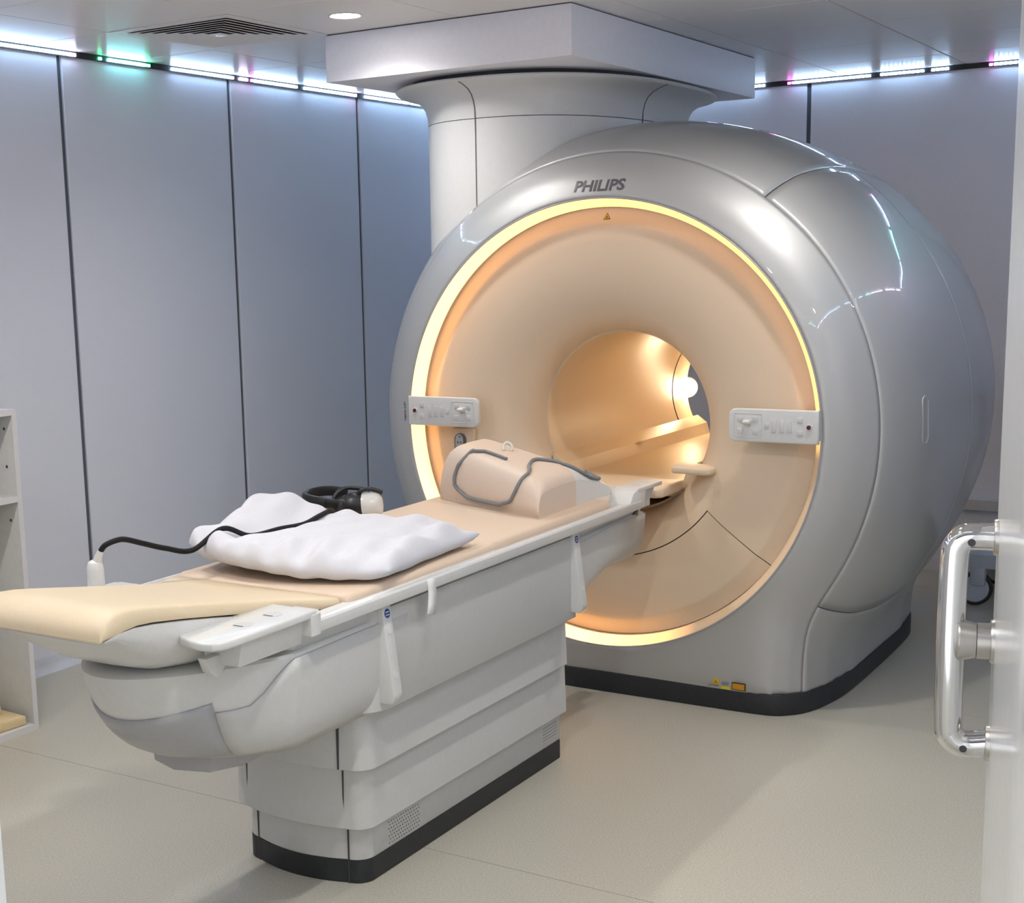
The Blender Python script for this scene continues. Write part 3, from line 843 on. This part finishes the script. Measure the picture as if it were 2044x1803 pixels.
nose_patch('side_skirt', 0, 15, SK, 'grey_plastic', 0.004)
nose_patch('side_skirt', 37, 42, SK, 'grey_plastic', 0.004)
# raised maker's name on the nose
me = text_mesh('PHILIPS', 0.034, 0.0008, 0.0004, 0.0)
xs = [v.co.x for v in me.vertices]; w_ = max(xs) - min(xs)
for v in me.vertices:
    x = v.co.x * 0.125 / w_ - 0.03; z = 0.598 + v.co.y
    rg = sub_ring(z); yy_ = min(rg[10:34], key=lambda p: abs(p[0] - x))[1]
    a = sorted(rg[9:35], key=lambda p: abs(p[0] - x))[:2]
    if abs(a[0][0] - a[1][0]) > 1e-6: yy_ = a[0][1] + (a[1][1] - a[0][1]) * (x - a[0][0]) / (a[1][0] - a[0][0])
    v.co = Vector((x, yy_ - 0.0065 - v.co.z, z))
link('embossed_name', me, 'nose_grey', tab, smooth=False)['label'] = 'faint embossed lettering PHILIPS'
triangle_sign(tab, (0.2975, -2.30, 0.745), (0, 1, 0), (0, 0, 1), (1, 0, 0), 0.014)
triangle_sign(tab, (0.2985, -0.30, 0.79), (0, 1, 0), (0, 0, 1), (1, 0, 0), 0.009)

# tabletop with stepped side rails
def rail(s_):
    return [(s_ * 0.28, 0.820), (s_ * 0.336, 0.820), (s_ * 0.338, 0.824), (s_ * 0.338, 0.847), (s_ * 0.334, 0.852), (s_ * 0.322, 0.853), (s_ * 0.318, 0.846), (s_ * 0.312, 0.846), (s_ * 0.308, 0.850), (s_ * 0.28, 0.850)]
prism('tabletop', [(-0.285, 0.80), (0.285, 0.80), (0.285, 0.838), (-0.285, 0.838)], 'y', -2.2, -0.16, 'white_plastic', tab)
for s_ in (1, -1):
    prism('side_rail', rail(s_), 'y', -2.265, -0.345, 'white_plastic', tab, bev=0.0015)
    prism('rail_end', [(s_ * 0.262, 0.815), (s_ * 0.338, 0.815), (s_ * 0.339, 0.868), (s_ * 0.331, 0.876), (s_ * 0.262, 0.876)], 'y', -2.285, -2.245, 'white_plastic', tab, bev=0.003)
    # arm board at the foot end with two finger slots
    w0, w1 = 0.19, 0.338
    out = [(w1, -2.262), (w1 + 0.002, -2.56), (w1 - 0.003, -2.60), (w1 - 0.018, -2.622), (w1 - 0.05, -2.63), (w0 + 0.03, -2.615), (w0, -2.59), (w0, -2.262)]
    ab = prism('arm_board', [(s_ * a, b_) for a, b_ in out], 'z', 0.858, 0.879, 'white_plastic', tab, bev=0.006, seg=3)
    for yy_ in (-2.46, -2.35):
        loft('finger_slot', [[(s_ * 0.272 + 0.024 * math.cos(2 * PI * k / 20), yy_ + 0.026 * math.sin(2 * PI * k / 20), z) for k in range(20)] for z in (0.8788, 0.8796)], 'grey_plastic', ab)
        box('slot_opening', (s_ * 0.272 - 0.014, yy_ - 0.018, 0.8795), (s_ * 0.272 + 0.014, yy_ - 0.013, 0.880), 'shell_gap', ab, bev=0)
    prism('board_bracket', [(s_ * 0.20, 0.79), (s_ * 0.305, 0.795), (s_ * 0.318, 0.858), (s_ * 0.20, 0.858)], 'y', -2.52, -2.28, 'white_plastic', tab, bev=0.006)
    # raised end with arm board at the scanner end
    prism('head_block', [(-0.47, 0.846), (-0.34, 0.822), (-0.325, 0.822), (-0.31, 0.868), (-0.30, 0.893), (-0.38, 0.893), (-0.415, 0.882), (-0.44, 0.853)], 'x', s_ * 0.25, s_ * 0.336, 'white_plastic', tab, bev=0.003)
    out = [(0.25, -0.38), (0.337, -0.375), (0.337, -0.17), (0.328, -0.155), (0.262, -0.15), (0.245, -0.165)]
    ab = prism('head_arm_board', [(s_ * a, b_) for a, b_ in out], 'z', 0.880, 0.896, 'white_plastic', tab, bev=0.004, seg=3)
    for yy_ in (-0.30, -0.23):
        loft('finger_slot', [[(s_ * 0.292 + 0.018 * math.cos(2 * PI * k / 20), yy_ + 0.02 * math.sin(2 * PI * k / 20), z) for k in range(20)] for z in (0.8958, 0.8966)], 'grey_plastic', ab)
    prism('head_bracket', [(-0.30, 0.825), (-0.20, 0.835), (-0.17, 0.880), (-0.30, 0.880)], 'x', s_ * 0.235, s_ * 0.31, 'grey_plastic', tab, bev=0.004)
# curved head end of the tabletop running into the bore
def head_sec(y, zt, hw, d): return [(hw, y, zt), (hw * 0.98, y, zt - 0.02), (hw * 0.85, y, zt - d * 0.75), (hw * 0.5, y, zt - d), (-hw * 0.5, y, zt - d), (-hw * 0.85, y, zt - d * 0.75), (-hw * 0.98, y, zt - 0.02), (-hw, y, zt), (-hw * .9, y, zt - 0.004), (hw * .9, y, zt - 0.004)]
loft('head_shell', [head_sec(-0.34, 0.838, 0.285, 0.07), head_sec(-0.20, 0.842, 0.28, 0.066), head_sec(-0.12, 0.846, 0.272, 0.05), head_sec(-0.07, 0.85, 0.262, 0.03), head_sec(-0.05, 0.85, 0.25, 0.02)], 'white_plastic', tab)
tube('shell_edge', [(0.287, -0.345, 0.775), (0.286, -0.27, 0.80), (0.284, -0.20, 0.83), (0.28, -0.14, 0.872)], 0.004, 'shell_gap', tab, seg=8)
prism('docking_bridge', [(0.262, 0.02), (0.262, 0.235), (-0.262, 0.235), (-0.262, 0.02), (-0.24, -0.005), (0.24, -0.005)], 'z', 0.795, 0.836, 'cream_shell', mri, bev=0.012, seg=3)
prism('bridge_ledge', [(0.27, 0.19), (0.265, 0.10), (0.275, 0.065), (0.40, 0.05), (0.43, 0.065), (0.44, 0.09), (0.43, 0.14)], 'z', 0.885, 0.915, 'cream_shell', mri, bev=0.010, seg=3)
# tub-shaped underside of the raised foot end
def tub(y, zt, zb, hw, N=24):
    pts = []
    for k in range(N + 1):
        a = PI + PI * k / N
        c, s2 = math.cos(a), math.sin(a)
        pts.append((hw * math.copysign(abs(c) ** 0.55, c), y, zt + (zt - zb) * math.copysign(abs(s2) ** 0.75, s2)))
    return pts
loft('tub', [tub(-2.20, 0.842, 0.775, 0.215), tub(-2.35, 0.868, 0.765, 0.212), tub(-2.50, 0.895, 0.767, 0.21), tub(-2.60, 0.911, 0.782, 0.208), tub(-2.68, 0.922, 0.810, 0.205), tub(-2.74, 0.927, 0.845, 0.202), tub(-2.79, 0.925, 0.885, 0.199), tub(-2.825, 0.916, 0.905, 0.196)], 'white_plastic', tab)
# hook under the arm board
prism('latch_hook', [(-2.57, 0.82), (-2.49, 0.82), (-2.50, 0.785), (-2.53, 0.765), (-2.555, 0.785)], 'x', 0.225, 0.25, 'white_plastic', tab, bev=0.003)
# two strap clips on the side of the table
def clip(y):
    pts = [(0.28, 0.818), (0.300, 0.818), (0.310, 0.81), (0.342, 0.575), (0.339, 0.555), (0.330, 0.546), (0.255, 0.546)]
    c = prism('strap_clip', pts, 'y', y, y + 0.042, 'white_plastic', tab, bev=0.004)
    def face(z): return 0.310 + (0.81 - z) / (0.81 - 0.575) * 0.032
    cyl('blue_dot', (face(0.79) - 0.0005, y + 0.021, 0.79), (1, 0, 0.14), 0.0125, 0.0125, 0.0012, 'sticker_blue', c, seg=24)
    for dz in (0.004, -0.004): box('dot_lettering', (face(0.79 + dz) + 0.0004, y + 0.013, 0.7885 + dz), (face(0.79 + dz) + 0.0011, y + 0.029, 0.7915 + dz), 'white_plastic', c, bev=0)
    for z in (0.745, 0.625): cyl('clip_stud', (face(z) - 0.001, y + 0.021, z), (1, 0, 0.14), 0.011, 0.010, 0.0025, 'white_plastic', c, seg=20)
clip(-1.945); clip(-0.835)
tp = tag(mk('tape_strip', *(lambda P: ([p for a, b_ in P for p in (a, b_)], [(2 * i, 2 * i + 1, 2 * i + 3, 2 * i + 2) for i in range(len(P) - 1)]))([((0.3385, -1.765, 0.851), (0.3385, -1.725, 0.851)), ((0.3395, -1.763, 0.83), (0.3395, -1.723, 0.83)), ((0.342, -1.765, 0.808), (0.342, -1.724, 0.806)), ((0.344, -1.771, 0.784), (0.344, -1.73, 0.779)), ((0.347, -1.782, 0.760), (0.347, -1.743, 0.751))]), 'tape'), 'short strip of white tape hanging from the table rail', 'tape')
md = tp.modifiers.new('thick', 'SOLIDIFY'); md.thickness = 0.0008

# mattress and foot cushion
def slab(name, stations, hw, m, th=0.03, parent=None, crown=0.004):
    """stations: (y, z_top); rounded cross-section pad"""
    rings = []
    prof = [(-1.0, 0.25), (-0.995, 0.55), (-0.985, 0.82), (-0.96, 0.97), (-0.93, 1.0), (-0.5, 1.0), (0, 1.0), (0.5, 1.0), (0.93, 1.0), (0.96, 0.97), (0.985, 0.82), (0.995, 0.55), (1.0, 0.25), (0.985, 0.0), (-0.985, 0.0)]
    for y, zt, h, t in stations:
        rings.append([(u * h, y, zt - t + v * t) for u, v in prof])
    return loft(name, rings, m, parent, ang=50)
T_ = 0.030
mt = tag(slab('mattress', [(-2.075, 0.861, 0.285, 0.024), (-2.07, 0.866, 0.294, 0.029), (-2.05, 0.869, 0.300, T_), (-1.34, 0.869, 0.300, T_), (-1.325, 0.875, 0.304, 0.036), (-0.53, 0.875, 0.302, 0.036), (-0.505, 0.866, 0.292, 0.029), (-0.50, 0.861, 0.285, 0.024)], 0.3, 'mattress'), 'long cream mattress pad lying along the tabletop', 'mattress')
cu = slab('foot_cushion', [(-2.085, 0.860, 0.275, 0.018), (-2.09, 0.866, 0.282, 0.024), (-2.13, 0.870, 0.276, 0.027), (-2.18, 0.876, 0.245, 0.029), (-2.23, 0.883, 0.218, 0.030), (-2.30, 0.894, 0.205, 0.030), (-2.42, 0.916, 0.202, 0.031), (-2.58, 0.945, 0.202, 0.033), (-2.68, 0.963, 0.203, 0.036), (-2.73, 0.971, 0.203, 0.040), (-2.765, 0.974, 0.203, 0.046), (-2.79, 0.970, 0.202, 0.046), (-2.815, 0.957, 0.201, 0.036), (-2.832, 0.940, 0.200, 0.022), (-2.838, 0.922, 0.197, 0.008)], 0.25, 'cushion')
tag(cu, 'cream cushion with rolled edge at the raised foot end of the table', 'cushion')

# ------------------------------------------------------------------ pillow
def pillow():
    A_, B_, D_, E_ = Vector((-0.285, -2.03, 0)), Vector((-0.385, -1.62, 0)), Vector((0.285, -1.37, 0)), Vector((0.335, -1.93, 0))
    N = 44; V = []; idx = {}; F = []
    rp_ = random.Random(11)
    wr_ = [(rp_.uniform(0, 6.28), rp_.uniform(5, 13), rp_.uniform(-6, 6), rp_.uniform(0.0008, 0.0022)) for _ in range(7)]
    for side in (1, -1):
        for i in range(N + 1):
            for j in range(N + 1):
                u, v = i / N, j / N
                if side < 0 and (i in (0, N) or j in (0, N)):
                    idx[side, i, j] = idx[1, i, j]; continue
                p = A_ * (1 - u) * (1 - v) + E_ * u * (1 - v) + D_ * u * v + B_ * (1 - u) * v
                uu, vv = 2 * u - 1, 2 * v - 1
                # edges pulled in between the corners
                c = Vector((-0.02, -1.65, 0))
                pin = 0.05 * ((1 - uu * uu) * abs(vv) ** 3 + (1 - vv * vv) * abs(uu) ** 3)
                p = p + (c - p) * pin
                p.y -= 0.11 * (1 - uu * uu) * (1 - v) ** 2
                puff = ((1 - abs(uu) ** 4.5) * (1 - abs(vv) ** 4.5)) ** 0.5
                edge = max(abs(uu), abs(vv))
                wrk = sum(a * math.sin(f1 * p.x * 6 + f2 * p.y * 6 + ph) for ph, f1, f2, a in wr_)
                fold = 0.0045 * math.sin(u * 34 + 3 * math.sin(v * 7)) * math.exp(-((v - 0.10) / 0.14) ** 2) * (1 - abs(uu) ** 4) + 0.004 * math.sin((u - v * 0.6) * 26) * math.exp(-((u - 0.62) / 0.25) ** 2) * (1 - edge ** 3)
                rad = (0.25 + 0.75 * edge ** 3) * wrk * (1 if edge < 0.999 else 0)
                seam = 0.036
                # the far left quarter is pushed up by the cable fold
                lift = 0.040 * sstep(0.1, 0.9, 1 - u) + 0.055 * sstep(0.3, 1.0, v) * sstep(0.45, 1.0, 1 - u)
                crease = -0.040 * math.exp(-((p.x + 0.135) / 0.075) ** 2) * (1 - edge ** 6) * sstep(0.02, 0.25, v) * (1 - 0.5 * sstep(0.7, 1.0, v))
                if side > 0: z = seam + lift * (0.55 + 0.45 * edge) + 0.062 * puff + crease + rad * 4.5 + fold
                else: z = seam + lift * edge ** 2 - 0.036 * puff ** 0.5 + rad
                z = max(z, 0.0015)
                idx[side, i, j] = len(V); V.append((p.x, p.y, 0.870 + z))
    for side in (1, -1):
        for i in range(N):
            for j in range(N):
                q = (idx[side, i, j], idx[side, i + 1, j], idx[side, i + 1, j + 1], idx[side, i, j + 1])
                F.append(q if side > 0 else q[::-1])
    o = mk('pillow', V, F, 'cotton', None, ang=180)
    md = o.modifiers.new('sub', 'SUBSURF'); md.levels = 1; md.render_levels = 1
    return tag(o, 'white cotton pillow lying across the mattress', 'pillow')
from mathutils.bvhtree import BVHTree
def bvh(o): return BVHTree.FromPolygons([v.co.copy() for v in o.data.vertices], [tuple(p.vertices) for p in o.data.polygons])
pil_bv = bvh(pillow())
def pil_top(x, y):
    h = pil_bv.ray_cast(Vector((x, y, 1.5)), Vector((0, 0, -1)))
    return h[0].z if h[0] is not None else 0.92

# ------------------------------------------------------------------ headset and its cable
HS = Vector((-0.275, -1.285, 0.940))
E1 = Vector((0.836, 0.549, 0)); E2 = Vector((-0.549, 0.836, 0)); E3 = Vector((0, 0, 1))
hs = tag(empty('headset', HS - E3 * 0.055), 'black headset with white ear cup behind the pillow, black hose to a table socket', 'headset')
def hp(a, b_, c): return HS + E1 * a + E2 * b_ + E3 * c
def ribbon(name, pts, hgt, th, m, parent, tilt=0.0):
    P = spline(pts, 8); rings = []
    for i, p in enumerate(P):
        t = (P[min(i + 1, len(P) - 1)] - P[max(i - 1, 0)]).normalized()
        up = (E3 - t * t.dot(E3)).normalized(); sd = t.cross(up)
        hh = hgt * (1.25 if callable(tilt) and tilt(i / (len(P) - 1)) else 1.0)
        ring = []
        for k in range(12):
            a = 2 * PI * k / 12
            ring.append(p + up * (hh / 2 * math.copysign(abs(math.sin(a)) ** 0.5, math.sin(a))) + sd * (th / 2 * math.copysign(abs(math.cos(a)) ** 0.5, math.cos(a))))
        rings.append(ring)
    return loft(name, rings, m, parent)
ribbon('headband', [hp(0.02, -0.04, -0.004), hp(-0.05, -0.055, 0.012), hp(-0.10, -0.045, 0.02), hp(-0.128, 0.0, 0.024), hp(-0.115, 0.055, 0.03), hp(-0.06, 0.095, 0.03), hp(0.0, 0.11, 0.02)], 0.034, 0.012, 'black_plastic', hs)
ribbon('band_pad', [hp(-0.065, -0.060, 0.010), hp(-0.10, -0.055, 0.016), hp(-0.132, -0.01, 0.018), hp(-0.125, 0.03, 0.02)], 0.048, 0.018, 'black_plastic', hs)
tube('cup_yoke', [hp(-0.035, -0.03, -0.045), hp(-0.042, -0.025, 0.0), hp(-0.03, -0.015, 0.035), hp(0.0, -0.005, 0.053), hp(0.03, 0.0, 0.052), hp(0.055, 0.0, 0.048)], 0.0075, 'black_plastic', hs)
tube('cup_yoke', [hp(0.035, -0.03, 0.03), hp(0.055, -0.035, 0.050), hp(0.085, -0.035, 0.052), hp(0.118, -0.03, 0.040)], 0.0075, 'black_plastic', hs)
def ear(c, m0, m1):
    c = Vector(c); ax = (E1 * 0.97 - E2 * 0.2 + E3 * 0.1).normalized(); u = E3 - ax * ax.dot(E3); u.normalize(); w_ = ax.cross(u)
    def ring(a, r): return [c + ax * a + (u * math.cos(2 * PI * k / 28) * 1.08 + w_ * math.sin(2 * PI * k / 28)) * r for k in range(28)]
    loft('ear_pad', [ring(-0.028, 0.030), ring(-0.03, 0.038), ring(-0.02, 0.043), ring(0.0, 0.044), ring(0.024, 0.041), ring(0.026, 0.03)], m0, hs)
    loft('ear_cup', [ring(0.022, 0.040), ring(0.03, 0.041), ring(0.06, 0.039), ring(0.075, 0.033), ring(0.082, 0.024), ring(0.085, 0.010)], m1, hs)
ear(hp(0.035, -0.02, -0.006), 'black_plastic', 'ear_white')
ear(hp(-0.005, 0.105, -0.030), 'black_plastic', 'ear_white')
tube('air_hose', [(-0.283, -2.358, 0.985), (-0.268, -2.355, 1.001), (-0.251, -2.335, 1.011), (-0.25, -2.30, 1.008), (-0.247, -2.24, 0.987), (-0.234, -2.17, 0.962), (-0.21, -2.09, 0.944)] + [(x, y, pil_top(x, y) + 0.0085) for x, y in ((-0.178, -2.0), (-0.148, -1.92), (-0.12, -1.82), (-0.105, -1.73), (-0.11, -1.64), (-0.135, -1.55), (-0.17, -1.47))] + [(-0.205, -1.41, 0.965), hp(-0.03, -0.035, -0.03)], 0.0075, 'cable_black', hs, seg=12)
tube('hose_clip', [hp(-0.105, -0.075, -0.046), hp(-0.085, -0.065, -0.04), hp(-0.055, -0.05, -0.035)], [0.008, 0.014, 0.012], 'coil_white', hs, seg=12)
# socket plug that the hose ends in
pl = Vector((-0.303, -2.362, 0.879))
tube('plug_body', [pl + Vector((0, 0, 0.0)), pl + Vector((0, 0, 0.03)), pl + Vector((0, 0, 0.06)), pl + Vector((0, 0, 0.075)), pl + Vector((0, 0, 0.082))], [0.024, 0.023, 0.0225, 0.018, 0.006], 'white_plastic', hs, seg=20)
tube('plug_boot', [pl + Vector((0.004, 0.002, 0.07)), pl + Vector((0.012, 0.003, 0.09)), pl + Vector((0.021, 0.004, 0.107))], [0.013, 0.0105, 0.008], 'white_plastic', hs, seg=14)

# ------------------------------------------------------------------ receiver coil on the mattress
coil = tag(empty('receiver_coil', (0.0, -0.66, 0.87)), 'cream padded receiver coil with a looped grey cable, lying on the mattress', 'coil')
def coil_sec(y, hw, h, lift=0.0, sk=1.0, n=7.0):
    pts = []
    N = 30
    for k in range(N + 1):
        a = PI * k / N
        c, s2 = math.cos(a), math.sin(a)
        x = hw * math.copysign(abs(c) ** (2 / n), c)
        zz = 0.875 + lift + h * abs(s2) ** (2 / n)
        slope = -0.24 * h * (x / hw)
        pts.append((x, y + (0.26 - x) * 0.40 * sk, zz + slope * (abs(s2) > 0.2)))
    pts += [(-hw * 0.94, y + (0.26 + hw * 0.94) * 0.40 * sk, 0.872 + lift), (hw * 0.94, y + (0.26 - hw * 0.94) * 0.40 * sk, 0.872 + lift)]
    return pts
c_rings = [coil_sec(-0.948, 0.240, 0.012, 0.002), coil_sec(-0.958, 0.246, 0.03, 0.0), coil_sec(-0.958, 0.25, 0.06), coil_sec(-0.948, 0.249, 0.100), coil_sec(-0.934, 0.247, 0.130), coil_sec(-0.912, 0.245, 0.150), coil_sec(-0.875, 0.243, 0.161), coil_sec(-0.80, 0.242, 0.165, 0, .95), coil_sec(-0.68, 0.242, 0.165, 0, .8)]
w_rings = [coil_sec(-0.682, 0.240, 0.1635, 0, .8), coil_sec(-0.64, 0.240, 0.158, 0, .72), coil_sec(-0.58, 0.24, 0.140, 0, .65), coil_sec(-0.50, 0.245, 0.105, 0, .5), coil_sec(-0.44, 0.25, 0.065, 0, .4), coil_sec(-0.415, 0.25, 0.04, 0, .35), coil_sec(-0.408, 0.245, 0.02, 0, .35)]
cs = loft('coil_pad', c_rings, 'coil_cream', coil, ang=60)
cw = loft('coil_tail', w_rings, 'coil_white', coil, ang=60)
bv1, bv2 = bvh(cs), bvh(cw)
def snap(p, off):
    best = None
    for bv in (bv1, bv2):
        h = bv.find_nearest(Vector(p))
        if h[0] is not None and (best is None or h[3] < best[3]): best = h
    n = best[1]; 
    if n.dot(best[0] - Vector((0, -0.6, 0.90))) < 0: n = -n
    return best[0] + n * off
CR = 0.0058
loop = [(0.034, -0.775, 1.06), (-0.058, -0.742, 1.047), (-0.124, -0.733, 1.008), (-0.154, -0.747, 0.955), (-0.142, -0.776, 0.925), (-0.087, -0.818, 0.902), (-0.004, -0.858, 0.896), (0.066, -0.88, 0.902), (0.128, -0.887, 0.922), (0.157, -0.871, 0.975), (0.155, -0.84, 1.015), (0.13, -0.79, 1.05)]
tail = [(0.105, -0.72, 1.05), (0.11, -0.68, 1.05), (0.15, -0.655, 1.03), (0.20, -0.63, 1.01), (0.235, -0.59, 0.985), (0.25, -0.545, 0.965), (0.25, -0.50, 0.955), (0.235, -0.46, 0.955), (0.205, -0.45, 0.965), (0.18, -0.47, 0.98)]
tube('coil_cable', [snap(p, CR) for p in spline(loop + tail, 8)][::2], CR, 'cable_grey', coil, seg=10, sm=3)
tube('pull_strap', [snap((-0.047, -0.66, 1.035), 0.0), Vector((-0.053, -0.645, 1.062)), Vector((-0.045, -0.635, 1.072)), Vector((-0.03, -0.63, 1.062)), snap((-0.024, -0.64, 1.035), 0.0)], 0.0055, 'coil_white', coil, seg=8)
# recessed grip with a raised rim on the tail
gp = [snap((0.17 + 0.05 * math.cos(2 * PI * k / 24) * 0.5, -0.58 + 0.06 * math.sin(2 * PI * k / 24), 1.03), 0.001) for k in range(24)]
V, F = tube_geo(gp, 0.003, 6, True); mk('grip_rim', V, F, 'coil_white', coil)

# ------------------------------------------------------------------ shelf unit by the left wall
sh = tag(empty('shelf_unit', (-1.88, -1.9, 0)), 'white open shelf unit standing by the left wall', 'shelf')
SX0, SX1, SY0, SY1, SZT = -2.10, -1.655, -2.55, -1.415, 1.212
box('side_panel', (SX0, SY1 - 0.02, 0), (SX1, SY1, SZT - 0.02), 'shelf_white', sh, bev=0.001)
box('side_panel', (SX0, SY0, 0), (SX1, SY0 + 0.02, SZT - 0.02), 'shelf_white', sh, bev=0.001)
box('top_board', (SX0, SY0, SZT - 0.02), (SX1, SY1, SZT), 'shelf_edge', sh, bev=0.001)
for z in (0.0, 0.872): box('shelf_board', (SX0, SY0 + 0.02, z), (SX1 - (0.0 if z == 0 else 0.004), SY1 - 0.02, z + 0.022), 'shelf_white', sh, bev=0.001)
box('back_panel', (SX0 - 0.008, SY0, 0), (SX0, SY1, SZT), 'shelf_white', sh, bev=0)
box('front_edge', (SX1, SY1 - 0.021, 0), (SX1 + 0.002, SY1, SZT), 'shelf_edge', sh, bev=0)
for z in (0.0, 0.872, SZT - 0.021): box('front_edge', (SX1, SY0, z), (SX1 + 0.002, SY1 - 0.021, z + 0.022), 'shelf_edge', sh, bev=0)
for z in (1.14, 1.0, 0.8): cyl('pin_hole', (SX1 - 0.045, SY1 - 0.0198, z), (0, -1, 0), 0.006, 0.006, 0.0006, 'grille_dark', sh, seg=12)
f1 = tag(prism('foam_pad', [(-1.95, -1.80), (-1.69, -1.72), (-1.672, -1.46), (-1.93, -1.445)], 'z', 0.0225, 0.060, 'foam', bev=0.006), 'cream foam pad lying flat on the bottom shelf', 'foam pad', 'foam pads on the bottom shelf')
f2 = tag(prism('foam_pad', [(-2.04, -1.95), (-1.79, -1.90), (-1.76, -1.50), (-2.02, -1.48)], 'z', 0.0605, 0.098, 'foam', bev=0.006), 'upper cream foam pad stacked askew on another pad', 'foam pad', 'foam pads on the bottom shelf')

# ------------------------------------------------------------------ trolley behind the scanner
tr = tag(empty('equipment_trolley', (1.35, 2.35, 0)), 'grey equipment trolley on black castors behind the scanner', 'trolley')
loft('base_frame', [[(x, y, z) for x, y in ((0.93, 2.08), (1.75, 2.08), (1.80, 2.14), (1.80, 2.60), (1.75, 2.66), (0.98, 2.66), (0.93, 2.60))] for z in (0.19, 0.21, 0.255)] + [[(x, y, 0.28) for x, y in ((0.99, 2.12), (1.72, 2.12), (1.76, 2.16), (1.76, 2.58), (1.72, 2.62), (1.02, 2.62), (0.99, 2.58))]], 'trolley', tr)
box('column', (1.30, 2.28, 0.28), (1.55, 2.48, 1.05), 'trolley', tr, bev=0.02)
box('top_tray', (1.10, 2.12, 1.05), (1.75, 2.62, 1.09), 'trolley', tr, bev=0.012)
def castor(x, y):
    c = empty('castor', (x, y, 0.083)); c.parent = tr; c.matrix_parent_inverse = WORLD_INV(tr)
    ax = Vector((0.25, -0.97, 0)).normalized(); u = Vector((0, 0, 1)); w_ = ax.cross(u); o_ = Vector((x, y, 0.083))
    def ring(a, r): return [o_ + ax * a + (u * math.cos(2 * PI * k / 36) + w_ * math.sin(2 * PI * k / 36)) * r for k in range(36)]
    loft('tyre', [ring(-0.014, 0.064), ring(-0.016, 0.070), ring(-0.012, 0.080), ring(0, 0.083), ring(0.012, 0.080), ring(0.016, 0.070), ring(0.014, 0.064)], 'rubber_black', c, cap=False)
    loft('hub', [ring(-0.012, 0.02), ring(-0.012, 0.066), ring(0.013, 0.066), ring(0.015, 0.05), ring(0.015, 0.02)], 'trolley', c)
    box('fork', (x - 0.02, y - 0.03, 0.10), (x + 0.05, y + 0.03, 0.195), 'trolley', c, bev=0.01)
for x, y in ((0.98, 2.11), (1.70, 2.13), (1.70, 2.60), (1.0, 2.60)): castor(x, y)

# ------------------------------------------------------------------ the open door with its pull handle
dr = struct(empty('door_1', (2.215, -3.74, 0)))
dv = Vector((1.92 - 2.215, -2.5 + 3.74, 0)); DL = dv.length; dv.normalize(); dn = Vector((-dv.y, dv.x, 0))
if dn.x > 0: dn = -dn
def DP(a, n, z): return Vector((2.215, -3.74, 0)) + dv * a + dn * n + Vector((0, 0, z))
MD = Matrix(((dv.x, dn.x, 0, 2.215), (dv.y, dn.y, 0, -3.74), (0, 0, 1, 0), (0, 0, 0, 1)))
box('leaf', (0.0, -0.055, 0.012), (DL - 0.012, 0.0, 2.11), 'door_face', dr, bev=0.002, mtx=MD)
box('edge_profile', (DL - 0.012, -0.054, 0.012), (DL, -0.001, 2.11), 'nickel', dr, bev=0.002, mtx=MD)
box('gasket', (DL - 0.004, -0.010, 0.012), (DL + 0.004, -0.002, 2.11), 'rubber_black', dr, bev=0.001, mtx=MD)
ha = DL - 0.055
handle = tube('pull_handle', [DP(ha, 0.0, 1.245), DP(ha, 0.030, 1.2455), DP(ha, 0.048, 1.243), DP(ha, 0.060, 1.230), DP(ha, 0.064, 1.205), DP(ha, 0.065, 1.08), DP(ha, 0.064, 0.935), DP(ha, 0.060, 0.912), DP(ha, 0.048, 0.900), DP(ha, 0.030, 0.8975), DP(ha, 0.0, 0.902)], 0.0220, 'chrome', dr, seg=24)
for z in (1.245, 0.902):
    cyl('rosette', DP(ha, 0.0, z), dn, 0.030, 0.029, 0.007, 'nickel', dr, bev=0.002)
    cyl('set_screw', DP(ha - 0.0165, 0.040, z - 0.006), -dv, 0.006, 0.006, 0.006, 'shell_gap', dr, seg=14)
cyl('lock_rosette', DP(ha - 0.005, 0.0, 1.075), dn, 0.036, 0.035, 0.006, 'nickel', dr, bev=0.002)
cyl('lock_knob', DP(ha - 0.005, 0.006, 1.075), dn, 0.029, 0.029, 0.020, 'nickel', dr)
cyl('lock_knob', DP(ha - 0.005, 0.027, 1.075), dn, 0.028, 0.034, 0.028, 'nickel', dr, bev=0.003)
for z in (0.25, 1.05, 1.85): cyl('hinge', DP(-0.006, -0.0, z), (0, 0, 1), 0.011, 0.011, 0.12, 'nickel', dr)
